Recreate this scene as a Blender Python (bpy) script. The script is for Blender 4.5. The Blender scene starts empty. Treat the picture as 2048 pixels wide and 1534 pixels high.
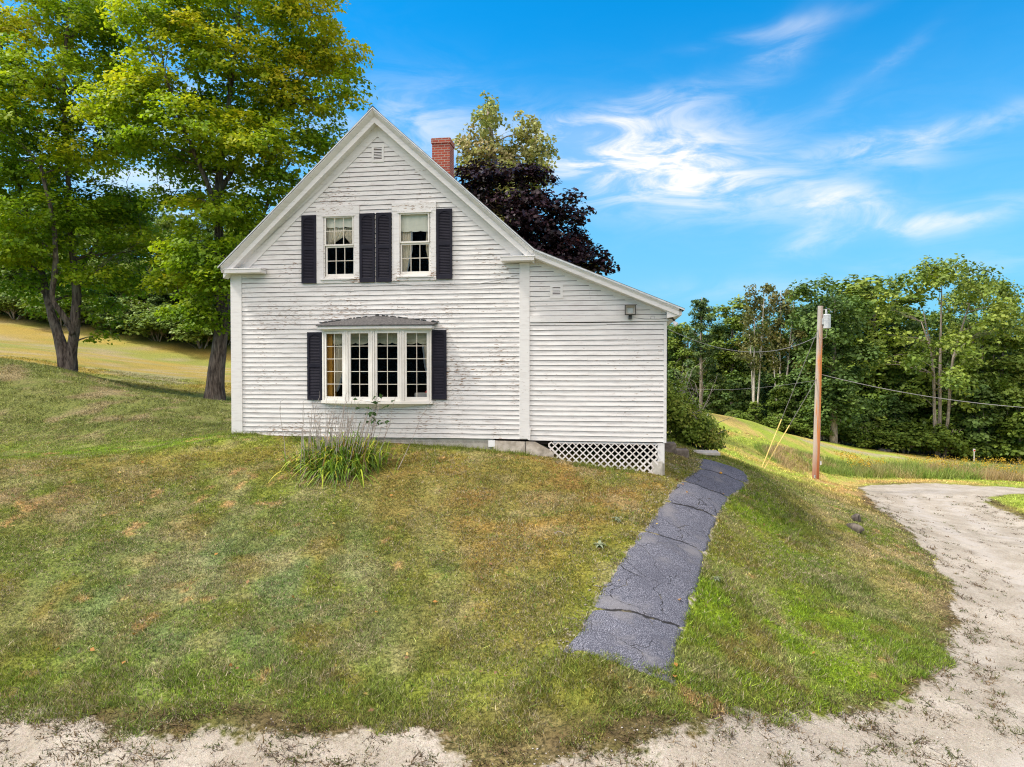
import bpy, math, random
import numpy as np
from mathutils import Vector, Matrix
random.seed(7); rng = np.random.default_rng(11)
R = math.radians
scene = bpy.context.scene
COL = scene.collection
CAMZ = 4.2

# ------------------------------------------------------------------ helpers
def link(o, parent=None):
    COL.objects.link(o)
    if parent is not None: o.parent = parent
    return o
def tag(o, label=None, cat=None, group=None, kind=None):
    if label: o['label'] = label
    if cat: o['category'] = cat
    if group: o['group'] = group
    if kind: o['kind'] = kind
    return o
def empty(name, loc, rz=0.0):
    o = bpy.data.objects.new(name, None); o.empty_display_size = .2
    o.location = loc; o.rotation_euler = (0, 0, rz); return link(o)
def copy_tree(src, loc, rz=0.0, scale=(1, 1, 1)):
    r = src.copy(); COL.objects.link(r); r.location = loc; r.rotation_euler = (0, 0, rz); r.scale = scale
    for ch in src.children:
        c = ch.copy(); COL.objects.link(c); c.parent = r
        for g in ch.children:
            d = g.copy(); COL.objects.link(d); d.parent = c
    return r
def np_mesh(name, V, F, mat=None, parent=None, col=None, smooth=False, mats=None, fmi=None, attrs=None):
    """one mesh object from arrays: V (n,3), F (m,k)"""
    V = np.ascontiguousarray(V, np.float32); F = np.ascontiguousarray(F, np.int32)
    me = bpy.data.meshes.new(name); k = F.shape[1]
    me.vertices.add(len(V)); me.vertices.foreach_set('co', V.ravel())
    me.loops.add(F.size); me.loops.foreach_set('vertex_index', F.ravel())
    me.polygons.add(len(F)); me.polygons.foreach_set('loop_start', np.arange(0, F.size, k, dtype=np.int32))
    if smooth: me.polygons.foreach_set('use_smooth', np.ones(len(F), bool))
    if col is not None:
        a = me.attributes.new('Col', 'FLOAT_COLOR', 'POINT')
        c = np.ones((len(V), 4), np.float32); c[:, :3] = col; a.data.foreach_set('color', c.ravel())
    for nm, arr in (attrs or {}).items():
        a = me.attributes.new(nm, 'FLOAT', 'POINT'); a.data.foreach_set('value', np.ascontiguousarray(arr, np.float32))
    for m in (mats or ([mat] if mat else [])): me.materials.append(m)
    if fmi is not None: me.polygons.foreach_set('material_index', np.ascontiguousarray(fmi, np.int32))
    me.update(calc_edges=True)
    return link(bpy.data.objects.new(name, me), parent)
class MB:
    def __init__(s): s.v = []; s.f = []; s.m = []
    def poly(s, pts, mi=0):
        n = len(s.v); s.v += [tuple(p) for p in pts]; s.f.append(tuple(range(n, n + len(pts)))); s.m.append(mi)
    def box(s, x0, x1, y0, y1, z0, z1, mi=0, rot=None, piv=None):
        n = len(s.v)
        P = [(x, y, z) for z in (z0, z1) for y in (y0, y1) for x in (x0, x1)]
        if rot is not None:
            pv = Vector(piv if piv else ((x0 + x1) / 2, (y0 + y1) / 2, (z0 + z1) / 2))
            P = [tuple(rot @ (Vector(p) - pv) + pv) for p in P]
        s.v += P
        for q in ((0, 2, 3, 1), (4, 5, 7, 6), (0, 1, 5, 4), (2, 6, 7, 3), (0, 4, 6, 2), (1, 3, 7, 5)):
            s.f.append(tuple(n + i for i in q)); s.m.append(mi)
    def prism(s, prof, A, B, mi=0):
        """closed profile: prof(point) maps to 3D at ends A and B (lists of 3D points)"""
        n = len(s.v); k = len(A); s.v += [tuple(p) for p in A] + [tuple(p) for p in B]
        for i in range(k):
            j = (i + 1) % k; s.f.append((n + i, n + j, n + k + j, n + k + i)); s.m.append(mi)
        s.f.append(tuple(n + i for i in reversed(range(k)))); s.m.append(mi)
        s.f.append(tuple(n + k + i for i in range(k))); s.m.append(mi)
    def extrude(s, pts, off, mi=0):
        o = Vector(off); s.prism(None, pts, [tuple(Vector(p) + o) for p in pts], mi)
    def tube(s, pts, rads, n=8, mi=0, cap=True):
        pts = [Vector(p) for p in pts]
        if not hasattr(rads, '__len__'): rads = [rads] * len(pts)
        base = len(s.v); pu = None
        for i, p in enumerate(pts):
            t = (pts[min(i + 1, len(pts) - 1)] - pts[max(i - 1, 0)]).normalized()
            u = pu if pu is not None else (Vector((1, 0, 0)) if abs(t.x) < .8 else Vector((0, 1, 0)))
            u = (u - t * u.dot(t)).normalized(); w = t.cross(u); pu = u
            for k in range(n):
                a = 2 * math.pi * k / n
                s.v.append(tuple(p + (u * math.cos(a) + w * math.sin(a)) * rads[i]))
        for i in range(len(pts) - 1):
            for k in range(n):
                a = base + i * n + k; b = base + i * n + (k + 1) % n
                s.f.append((a, b, b + n, a + n)); s.m.append(mi)
        if cap:
            s.f.append(tuple(base + k for k in reversed(range(n)))); s.m.append(mi)
            e = base + (len(pts) - 1) * n; s.f.append(tuple(e + k for k in range(n))); s.m.append(mi)
    def build(s, name, mat, parent=None, smooth=False, bevel=0.0):
        me = bpy.data.meshes.new(name); me.from_pydata(s.v, [], s.f)
        for m in (mat if isinstance(mat, (list, tuple)) else [mat]): me.materials.append(m)
        if any(s.m): me.polygons.foreach_set('material_index', s.m)
        if smooth: me.polygons.foreach_set('use_smooth', [True] * len(s.f))
        me.update()
        o = link(bpy.data.objects.new(name, me), parent)
        if bevel:
            b = o.modifiers.new('bevel', 'BEVEL'); b.width = bevel; b.segments = 2; b.limit_method = 'ANGLE'
        return o

# value noise used for natural colour patches and ragged edges
_P = np.random.default_rng(5).random((256, 256))
def vnoise(x, y):
    x = np.asarray(x, float); y = np.asarray(y, float)
    i = np.floor(x).astype(int); j = np.floor(y).astype(int); fx = x - i; fy = y - j
    fx = fx * fx * (3 - 2 * fx); fy = fy * fy * (3 - 2 * fy)
    g = lambda a, b: _P[a & 255, b & 255]
    return (g(i, j) * (1 - fx) + g(i + 1, j) * fx) * (1 - fy) + (g(i, j + 1) * (1 - fx) + g(i + 1, j + 1) * fx) * fy
def fbm(x, y, o=4):
    s = 0; a = .5; t = 0
    for k in range(o):
        s = s + a * vnoise(x * 2 ** k + 17.3 * k, y * 2 ** k + 9.1 * k); t += a; a *= .55
    return s / t
def sstep(a, b, x):
    t = np.clip((x - a) / (b - a), 0, 1); return t * t * (3 - 2 * t)

# ------------------------------------------------------------------ materials
def nt_mat(name):
    m = bpy.data.materials.new(name); m.use_nodes = True
    nt = m.node_tree; nt.nodes.clear(); return m, nt
class G:
    """tiny node-graph helper"""
    def __init__(s, nt): s.nt = nt
    def n(s, t, **kw):
        nd = s.nt.nodes.new(t)
        for k, v in kw.items(): setattr(nd, k, v)
        return nd
    def l(s, a, b): s.nt.links.new(a, b)
    def val(s, sock, v):
        if hasattr(v, 'is_output') or isinstance(v, bpy.types.NodeSocket): s.l(v, sock)
        else: sock.default_value = v
    def math(s, op, a, b=0.0, c=None, clamp=False):
        nd = s.n('ShaderNodeMath', operation=op); nd.use_clamp = clamp
        s.val(nd.inputs[0], a); s.val(nd.inputs[1], b)
        if c is not None: s.val(nd.inputs[2], c)
        return nd.outputs[0]
    def mix(s, f, a, b, mode='MIX'):
        nd = s.n('ShaderNodeMix', data_type='RGBA', blend_type=mode)
        s.val(nd.inputs['Factor'], f) if False else s.val(nd.inputs[0], f)
        for sk, v in ((nd.inputs[6], a), (nd.inputs[7], b)):
            if isinstance(v, bpy.types.NodeSocket): s.l(v, sk)
            else: sk.default_value = (*v, 1) if len(v) == 3 else v
        return nd.outputs[2]
    def ramp(s, f, lo, hi):
        nd = s.n('ShaderNodeMapRange', interpolation_type='SMOOTHSTEP'); nd.clamp = True
        s.val(nd.inputs[0], f); nd.inputs[1].default_value = lo; nd.inputs[2].default_value = hi
        return nd.outputs[0]
    def noise(s, vec, scale, detail=4, rough=.55, dist=0.0):
        nd = s.n('ShaderNodeTexNoise'); nd.inputs['Scale'].default_value = scale; nd.inputs['Detail'].default_value = detail
        nd.inputs['Roughness'].default_value = rough; nd.inputs['Distortion'].default_value = dist
        if vec is not None: s.l(vec, nd.inputs['Vector'])
        return nd.outputs[0]
    def map(s, vec, scale=(1, 1, 1), rot=(0, 0, 0), loc=(0, 0, 0)):
        nd = s.n('ShaderNodeMapping'); s.l(vec, nd.inputs[0])
        nd.inputs[1].default_value = loc; nd.inputs[2].default_value = rot; nd.inputs[3].default_value = scale
        return nd.outputs[0]
    def coord(s, which='Object'): return s.n('ShaderNodeTexCoord').outputs[which]
    def bump(s, h, strength=.3, dist=.01):
        nd = s.n('ShaderNodeBump'); s.l(h, nd.inputs['Height']); nd.inputs['Strength'].default_value = strength
        nd.inputs['Distance'].default_value = dist; return nd.outputs[0]
    def principled(s, col, rough=.7, spec=.3, normal=None, metal=0.0):
        b = s.n('ShaderNodeBsdfPrincipled')
        if isinstance(col, bpy.types.NodeSocket): s.l(col, b.inputs['Base Color'])
        else: b.inputs['Base Color'].default_value = (*col, 1)
        s.val(b.inputs['Roughness'], rough); b.inputs['Specular IOR Level'].default_value = spec; b.inputs['Metallic'].default_value = metal
        if normal is not None: s.l(normal, b.inputs['Normal'])
        return b.outputs[0]
    def out(s, surf):
        o = s.n('ShaderNodeOutputMaterial'); s.l(surf, o.inputs[0])

def mat_noise(name, c1, c2, scale=8, rough=.75, spec=.25, stretch=(1, 1, 1), bump=.2, bscale=None, metal=0.0):
    m, nt = nt_mat(name); g = G(nt); co = g.coord(); v = g.map(co, stretch)
    f = g.ramp(g.noise(v, scale, 6, .6), .3, .7); c = g.mix(f, c1, c2)
    nb = g.bump(g.noise(v, bscale or scale * 3, 5, .6), bump, .01)
    g.out(g.principled(c, rough, spec, nb, metal)); return m
def mat_paint(name, base=(.70, .685, .665), peel=.5, dirt=.5, spots=()):
    """weathered white oil paint on wood: grey washing-out, flaking along the grain"""
    m, nt = nt_mat(name); g = G(nt); co = g.coord()
    big = g.noise(co, .9, 3, .5)
    streak = g.noise(g.map(co, (1.2, 1, 9)), 2.2, 6, .62)
    c = g.mix(g.math('MULTIPLY', g.ramp(streak, .44, .72), .75 * dirt), base, (.46, .43, .41))
    run = g.noise(g.map(co, (9, 9, .8)), 1.5, 4, .6)
    c = g.mix(g.math('MULTIPLY', g.ramp(run, .55, .8), .3 * dirt), c, (.56, .54, .52))
    patch = g.ramp(g.math('ADD', big, g.math('MULTIPLY', g.noise(co, .33, 2, .5), .6)), .70, .98)
    if spots:
        sx = g.n('ShaderNodeSeparateXYZ'); g.l(co, sx.inputs[0]); acc = None
        for (u, v, ru, rv, am) in spots:
            du = g.math('MULTIPLY', g.math('SUBTRACT', sx.outputs[0], u), 1 / ru); dv = g.math('MULTIPLY', g.math('SUBTRACT', sx.outputs[2], v), 1 / rv)
            e = g.math('MULTIPLY', g.math('EXPONENT', g.math('MULTIPLY', g.math('ADD', g.math('MULTIPLY', du, du), g.math('MULTIPLY', dv, dv)), -1.0)), am); acc = e if acc is None else g.math('ADD', acc, e)
        patch = g.math('ADD', patch, acc)
    fl = g.noise(g.map(co, (5, 5, 34)), 1.6, 5, .68, .4)
    thr = g.math('SUBTRACT', .669, g.math('MULTIPLY', patch, .115 * peel))
    flake = g.ramp(g.math('SUBTRACT', fl, thr), 0.0, .022)
    wood = g.mix(g.noise(g.map(co, (6, 6, 90)), 2, 3), (.15, .09, .058), (.38, .28, .20))
    c = g.mix(flake, c, wood)
    nb = g.bump(g.math('SUBTRACT', g.noise(g.map(co, (3, 3, 40)), 3, 4), g.math('MULTIPLY', flake, .8)), .25, .006)
    g.out(g.principled(c, .62, .28, nb)); return m
def mat_leaf(name, trans=.35, rough=.55):
    m, nt = nt_mat(name); g = G(nt)
    a = g.n('ShaderNodeAttribute', attribute_name='Col').outputs['Color']
    p = g.principled(a, rough, .25)
    t = g.n('ShaderNodeBsdfTranslucent'); tc = g.mix(1.0, a, (1.25, 1.2, .55), 'MULTIPLY'); g.l(tc, t.inputs[0])
    mx = g.n('ShaderNodeMixShader'); mx.inputs[0].default_value = trans; g.l(p, mx.inputs[1]); g.l(t.outputs[0], mx.inputs[2])
    g.out(mx.outputs[0]); return m
def mat_bark(name, c1, c2, sc=6):
    m, nt = nt_mat(name); g = G(nt); co = g.coord()
    v = g.map(co, (1, 1, .16)); n = g.noise(v, sc * 2.2, 7, .65, .3)
    c = g.mix(g.ramp(n, .35, .68), c1, c2); c = g.mix(g.math('MULTIPLY', g.ramp(g.noise(co, 1.7, 3), .5, .75), .35), c, (.22, .23, .19))
    g.out(g.principled(c, .9, .1, g.bump(n, .9, .05))); return m
def mat_glass(name):
    m, nt = nt_mat(name); g = G(nt)
    t = g.n('ShaderNodeBsdfTransparent'); t.inputs[0].default_value = (.93, .95, .95, 1)
    gl = g.n('ShaderNodeBsdfGlossy'); gl.inputs['Roughness'].default_value = .02
    lw = g.n('ShaderNodeFresnel'); lw.inputs[0].default_value = 1.13
    mx = g.n('ShaderNodeMixShader'); g.l(lw.outputs[0], mx.inputs[0]); g.l(t.outputs[0], mx.inputs[1]); g.l(gl.outputs[0], mx.inputs[2])
    g.out(mx.outputs[0]); return m
def mat_brick():
    m, nt = nt_mat('brick'); g = G(nt); co = g.coord()
    sx = g.n('ShaderNodeSeparateXYZ'); g.l(co, sx.inputs[0])
    cb = g.n('ShaderNodeCombineXYZ'); g.l(g.math('ADD', sx.outputs[0], sx.outputs[1]), cb.inputs[0]); g.l(sx.outputs[2], cb.inputs[1])
    b = g.n('ShaderNodeTexBrick'); g.l(cb.outputs[0], b.inputs['Vector'])
    b.inputs['Scale'].default_value = 1; b.inputs['Brick Width'].default_value = .2; b.inputs['Row Height'].default_value = .073
    b.inputs['Mortar Size'].default_value = .009; b.inputs['Mortar Smooth'].default_value = .1; b.inputs['Bias'].default_value = -.1
    b.inputs['Color1'].default_value = (.46, .075, .035, 1); b.inputs['Color2'].default_value = (.31, .05, .032, 1); b.inputs['Mortar'].default_value = (.45, .37, .31, 1)
    c = g.mix(g.math('MULTIPLY', g.noise(co, 14, 5), .5), b.outputs[0], (.16, .07, .06))
    g.out(g.principled(c, .85, .2, g.bump(g.math('SUBTRACT', 1.0, b.outputs['Fac']), .6, .008))); return m
def mat_shingle():
    m, nt = nt_mat('roof_shingle'); g = G(nt); co = g.coord()
    sx = g.n('ShaderNodeSeparateXYZ'); g.l(co, sx.inputs[0]); cb = g.n('ShaderNodeCombineXYZ')
    g.l(sx.outputs[1], cb.inputs[0]); g.l(g.math('ADD', sx.outputs[0], sx.outputs[2]), cb.inputs[1])
    b = g.n('ShaderNodeTexBrick'); g.l(cb.outputs[0], b.inputs['Vector']); b.inputs['Scale'].default_value = 1
    b.inputs['Brick Width'].default_value = .3; b.inputs['Row Height'].default_value = .16; b.inputs['Mortar Size'].default_value = .006
    b.inputs['Color1'].default_value = (.10, .095, .095, 1); b.inputs['Color2'].default_value = (.15, .14, .135, 1); b.inputs['Mortar'].default_value = (.03, .03, .03, 1)
    c = g.mix(g.math('MULTIPLY', g.noise(co, 60, 4), .45), b.outputs[0], (.05, .05, .055))
    g.out(g.principled(c, .95, .1, g.bump(g.noise(co, 120, 3), .3, .004))); return m
def mat_ground():
    m, nt = nt_mat('ground'); g = G(nt); pos = g.n('ShaderNodeNewGeometry').outputs['Position']
    a = g.n('ShaderNodeAttribute', attribute_name='Col').outputs['Color']
    gv = g.n('ShaderNodeAttribute', attribute_name='gravel').outputs['Fac']
    n1 = g.noise(pos, 22, 6, .7); n2 = g.noise(pos, 3.1, 5, .6); n3 = g.noise(pos, 90, 3, .6)
    dark = g.mix(1.0, a, (.26, .28, .25), 'MULTIPLY'); light = g.mix(1.0, a, (1.6, 1.5, 1.4), 'MULTIPLY')
    c = g.mix(g.ramp(n1, .3, .72), dark, light)
    c = g.mix(g.math('MULTIPLY', g.ramp(n2, .52, .7), .35), c, g.mix(1.0, a, (1.25, 1.0, .8), 'MULTIPLY'))
    # gravel: packed sand with pebbles
    vo = g.n('ShaderNodeTexVoronoi'); vo.inputs['Scale'].default_value = 34; g.l(pos, vo.inputs['Vector'])
    pc = g.mix(g.ramp(g.noise(pos, 1.3, 5, .6), .35, .7), (.325, .28, .218), (.46, .405, .33))
    pc = g.mix(g.math('MULTIPLY', g.ramp(n3, .4, .7), .65), pc, (.17, .135, .10))
    pc = g.mix(g.ramp(g.noise(g.map(pos, (1, 1, 1)), 9, 6, .7), .6, .78), pc, (.21, .15, .10))
    hv = g.n('ShaderNodeHueSaturation'); g.l(vo.outputs['Color'], hv.inputs['Color']); hv.inputs['Saturation'].default_value = .12
    pc = g.mix(.28, pc, hv.outputs[0], 'SOFT_LIGHT')
    tr = g.n('ShaderNodeAttribute', attribute_name='track').outputs['Fac']
    pc = g.mix(g.math('MULTIPLY', tr, g.ramp(g.noise(pos, 2.5, 4), .3, .6)), pc, (.44, .395, .345))
    e = g.math('ADD', gv, g.math('MULTIPLY', g.math('SUBTRACT', g.noise(pos, 5.5, 7, .72), .5), .95))
    f = g.ramp(e, .42, .60)
    c = g.mix(f, c, pc)
    h = g.math('ADD', g.math('MULTIPLY', n1, .6), g.math('MULTIPLY', n3, .35))
    g.out(g.principled(c, .95, .08, g.bump(h, .8, .035))); return m
def mat_asphalt():
    m, nt = nt_mat('walk_asphalt'); g = G(nt); pos = g.coord('Object')
    n1 = g.noise(pos, 85, 2, .7); n2 = g.noise(pos, 2.2, 5, .6)
    c = g.mix(g.ramp(n1, .43, .70), (.042, .043, .058), (.35, .345, .385))
    c = g.mix(g.math('MULTIPLY', g.ramp(n2, .38, .70), .5), c, (.055, .055, .072)); c = g.mix(g.math('MULTIPLY', g.ramp(g.noise(pos, 1.1, 5, .65), .52, .7), .5), c, (.24, .225, .22))
    wv = g.n('ShaderNodeVectorMath', operation='ADD'); g.l(pos, wv.inputs[0])
    nz = g.n('ShaderNodeTexNoise'); nz.inputs['Scale'].default_value = 2.4; nz.inputs['Detail'].default_value = 6; g.l(pos, nz.inputs['Vector'])
    sc = g.n('ShaderNodeVectorMath', operation='SCALE'); g.l(nz.outputs['Color'], sc.inputs[0]); sc.inputs[3].default_value = .55; g.l(sc.outputs[0], wv.inputs[1])
    flat = g.map(wv.outputs[0], (1, .8, 0.0))
    vo = g.n('ShaderNodeTexVoronoi', feature='DISTANCE_TO_EDGE'); vo.inputs['Scale'].default_value = 1.55; g.l(flat, vo.inputs['Vector'])
    crack = g.math('SUBTRACT', 1.0, g.ramp(vo.outputs['Distance'], .002, .010))
    sel = g.ramp(g.noise(pos, .9, 3), .40, .55)
    crack = g.math('MULTIPLY', crack, sel)
    at = g.n('ShaderNodeAttribute', attribute_name='joint').outputs['Fac']
    crack = g.math('MAXIMUM', crack, g.ramp(g.math('ADD', at, g.math('MULTIPLY', g.math('SUBTRACT', g.noise(pos, 14, 5, .7), .5), .9)), .62, .80))
    cc = g.mix(g.ramp(g.noise(pos, 3.3, 4), .55, .72), (.022, .02, .02), (.22, .18, .09))
    c = g.mix(crack, c, cc)
    g.out(g.principled(c, .85, .25, g.bump(g.math('SUBTRACT', g.math('MULTIPLY', n1, .35), crack), .7, .012))); return m

M = {}
M['paint'] = mat_paint('white_clapboard_paint', peel=.85, dirt=.9, spots=((3.5, 2.92, 1.5, .20, .55), (2.6, 5.5, .8, .25, .8), (4.5, 5.5, .7, .25, .7), (1.0, .2, .9, .16, 1.2), (5.9, 1.55, .9, .5, .55), (5.6, .4, 1.2, .25, .5), (6.3, 3.0, .6, .3, .4), (1.2, 1.6, .6, .25, .5), (4.4, 6.1, .7, .3, .4)))
M['paint2'] = mat_paint('white_clapboard_paint_newer', peel=.45, dirt=.75)
M['lip'] = mat_noise('dark_gap_shade', (.035, .028, .025), (.09, .075, .065), 12, .9, .05, (1, 1, 4), .1)  # dark tone standing in for shadow lines at laps, trim and vent gaps
M['trim'] = mat_paint('white_trim_paint', (.71, .695, .68), .25, .5)
M['casing'] = mat_paint('white_casing_paint', (.70, .685, .67), 1.25, .6, ((2.65, 5.34, .6, .12, .7), (4.5, 5.36, .6, .12, 1.0), (3.05, 3.68, .2, .15, 1.0), (4.9, 3.7, .2, .2, 1.0), (4.0, 3.7, .2, .12, .6)))
M['sash'] = mat_noise('cream_sash_paint', (.70, .67, .61), (.78, .75, .70), 5, .5, .35, bump=.05)
M['muntin'] = mat_noise('muntin_paint', (.55, .50, .42), (.62, .57, .48), 9, .5, .3, bump=.03)
M['shutter'] = mat_noise('black_shutter_vinyl', (.010, .010, .018), (.017, .016, .027), 5, .6, .18, bump=.06)
M['glass'] = mat_glass('window_glass')
M['curtain'] = mat_noise('cream_curtain', (.62, .56, .44), (.74, .68, .55), 14, .9, .05, (1, 1, .1), .1)
M['lace'] = mat_noise('lace_trim', (.34, .42, .48), (.62, .66, .68), 30, .9, .05, bump=.2)
M['blind'] = mat_noise('pale_blind', (.66, .66, .56), (.74, .73, .62), 3, .8, .1, (1, 1, 4), .03)
M['bayblind'] = mat_noise('cream_scalloped_blind', (.40, .37, .25), (.58, .54, .40), 3, .8, .1, (1, 1, 5), .03)
M['room'] = mat_noise('dark_room', (.018, .016, .015), (.03, .027, .025), 2, .95, .0, bump=.0)
M['ochre'] = mat_noise('ochre_panelling', (.45, .22, .03), (.55, .28, .05), 4, .6, .2, (1, 1, .2), .05)
M['sofa'] = mat_noise('grey_cloth', (.42, .40, .36), (.52, .50, .46), 20, .9, .1)
M['red'] = mat_noise('red_plastic', (.75, .03, .02), (.8, .05, .03), 4, .4, .4, bump=0)
M['bayroof'] = mat_noise('dark_bay_shingles', (.055, .053, .054), (.12, .115, .112), 22, .95, .1, (1, 1, 2), .3); M['shingle'] = mat_shingle(); M['brick'] = mat_brick()
M['mortar'] = mat_noise('mortar_cap', (.36, .32, .29), (.46, .42, .38), 12, .9, .1)
M['concrete'] = mat_noise('old_concrete', (.40, .37, .32), (.55, .52, .46), 6, .9, .1, bump=.5)
M['stone'] = mat_noise('foundation_stone', (.30, .26, .21), (.50, .45, .39), 5, .9, .1, bump=.9)
M['darkcon'] = mat_noise('dark_weathered_concrete', (.12, .10, .085), (.27, .235, .20), 7, .9, .1, bump=.25)
M['rock'] = mat_noise('grey_rock', (.10, .095, .09), (.27, .25, .23), 6, .9, .15, bump=.9)
M['lattice'] = mat_noise('white_lattice', (.62, .57, .53), (.76, .73, .70), 6, .6, .25, bump=.1)
M['steel'] = mat_noise('galvanised_steel', (.42, .44, .45), (.58, .60, .60), 8, .45, .5, bump=.05, metal=.2)
M['fixture'] = mat_noise('bronze_fixture', (.03, .03, .028), (.065, .06, .055), 8, .45, .4, bump=.05)
M['reflector'] = mat_noise('floodlight_reflector', (.40, .38, .33), (.55, .53, .47), 8, .3, .5, bump=.02, metal=.3)
M['whiteplastic'] = mat_noise('white_plastic', (.75, .75, .75), (.8, .8, .8), 3, .4, .4, bump=0)
M['wire'] = mat_noise('black_wire', (.03, .03, .03), (.06, .06, .06), 5, .6, .3, bump=0)
M['guy'] = mat_noise('guy_wire_steel', (.10, .09, .085), (.17, .155, .15), 5, .6, .3, bump=0)
M['cable'] = mat_noise('grey_cable', (.22, .21, .21), (.34, .33, .33), 5, .6, .3, bump=0)
M['yellow'] = mat_noise('yellow_plastic', (.62, .46, .12), (.74, .57, .2), 6, .5, .3, bump=0)
M['maplebark'] = mat_bark('maple_bark', (.045, .035, .03), (.19, .155, .13))
M['palebark'] = mat_bark('pale_bark', (.20, .16, .125), (.44, .37, .30))
M['birchbark'] = mat_bark('birch_bark', (.30, .26, .22), (.66, .61, .54), 4)
M['deadwood'] = mat_bark('dead_wood', (.25, .21, .18), (.45, .40, .36))
M['leaf'] = mat_leaf('maple_leaf', .5); M['wood_leaf'] = mat_leaf('woodland_leaf', .22); M['grass'] = mat_leaf('grass_blade', .22, .65)
M['purple'] = mat_leaf('purple_leaf', .10, .42)
M['ground'] = mat_ground(); M['asphalt'] = mat_asphalt()

# ------------------------------------------------------------------ terrain
CP = np.array([(-6.63,16.2,-1.48),(-4.77,16,-1.56),(-3.1,15.8,-1.63),(-0.38,15.4,-1.77),(0.84,15.1,-1.9),(1.94,15,-2.09),(3.17,14.85,-2.23),(4.51,17,-2.17),(5.69,18.2,-2.42),(-8.5,16,-1.79),(-10.01,15.6,-1.89),(-11.28,15,-1.95),(-13.3,14.8,-1.98),(-16.23,14.5,-1.99),(-11.16,17.4,-1.91),(-12.93,17.2,-2.02),(-9.24,17.4,-1.8),(-16.08,17.2,-2.04),(-12.69,19.8,-1.23),(-14.87,19.8,-1.04),(-10.2,19.2,-1.41),(-18.49,19.8,-0.97),(-23.22,19.5,-1.1),(-17.4,23.2,0.27),(-15.28,23.6,-0.08),(-11.83,22.3,-0.77),(-9.1,20.2,-1.32),(-7.78,18.8,-1.56),(-17.61,27.2,-0.04),(-10.89,25,-1.1),(-22.29,23,0.64),(-29.03,23,0.81),(-21,28,0.21),(-13.8,26,-0.93),(-15.31,31,-0.79),(-20.52,34,-0.05),(-25.49,34,0.7),(-32.95,34,1.32),(-14.75,36,-0.71),(-46.45,62,4.23),(-41.92,62,3.59),(-37.39,62,2.82),(-31.5,62,1.82),(-25.38,62,0.73),(-60.03,62,5.81),(-33.73,45,1.75),(-27.15,45,0.93),(-20.57,45,-0.06),(-43.6,45,2.74),(10.74,40,-2.46),(13.12,42,-2.8),(15.59,42,-3.35),(17.75,42,-4.15),(8.09,40,-2.31),(7.94,26,-3.09),(10.48,30,-3.56),(13.95,33,-4.23),(23.81,48,-5.24),(30.32,50,-6.12),(37.59,50,-6.78),(46.85,50,-7.04),(12.2,31,-4.16),(17.87,36,-4.99),(21.84,36,-5.31),(27.08,36,-5.6),(33.74,36,-5.87),(13.58,30.5,-4.92),(15.89,32,-4.98),(9.66,26,-3.68),(11.42,27,-4.1),(13.2,24.4,-4.6),(15.36,29,-4.87),(19.3,30,-4.91),(21.82,29,-4.94),(17.83,24.6,-4.82),(14.69,19.5,-4.76),(11.31,15,-4.49),(8.54,12.8,-4.31),(8.31,11,-4.52),(5.67,9.3,-4.17),(5.68,7.5,-4.39),(3.41,8,-4.06),(0,7.05,-3.89),(0,6.8,-3.98),(-3.99,7.45,-3.89),(-5.68,7.5,-3.92),(-5.23,6.9,-4.04),(-2.66,6.85,-4.01),(14.18,14,-4.19),(24.28,24,-4.88),(1.22,8,-3.46),(2.54,11.3,-2.97),(3.87,14,-2.64),(4.86,16.3,-2.42),(-3.99,12.8,-2.42),(-3.23,10.33,-3.09),(-2.71,8.65,-3.55),(-1.16,12.7,-2.4),(-0.95,10.4,-3.11),(-0.8,8.7,-3.57),(0.72,12.9,-2.43),(-7.17,12.6,-2.38),(-5.87,10.3,-3.08),(-4.94,8.65,-3.55),(-9.26,12.3,-2.32),(-7.24,9.6,-3.23),(-11,10.5,-2.76),(-14.12,13.5,-2.05),(7.87,20,-3.18),(8.37,18.5,-3.49),(8.7,17,-3.71),(8.57,15,-4.16),(7.17,14,-3.88),(5.93,14,-3.68),(4.55,13,-3.41),(4.15,10.5,-3.92),(5.38,10.8,-4.03),(5.69,17,-2.52),(6.38,16.5,-3.11),(-12,3,-4.1),(-5,3,-4.1),(0,3,-4.1),(5,3,-4.1),(12,3,-4.1),(-25,-8,-4.3),(-8,-8,-4.3),(8,-8,-4.3),(25,-8,-4.3),(-80,-60,-4.5),(0,-60,-4.5),(80,-60,-4.5),(-4,30,-1.2),(2,27,-1.7),(0,40,-1),(-1,22,-1.4),(4,22,-2),(6,40,-2),(-8,45,-0.3),(0,60,0.5),(15,65,-4.5),(30,70,-6.5),(55,70,-7.5),(-20,75,5),(-45,75,7.5),(-75,75,9),(-20,110,13),(-60,110,18),(10,110,4),(50,110,-6),(0,200,15),(-90,200,30),(90,200,0),(130,60,-8),(-120,60,5),(-120,20,1.5),(60,20,-6),(120,10,-7),(-60,15,-1),(-60,0,-4),(40,5,-5)], float)
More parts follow.
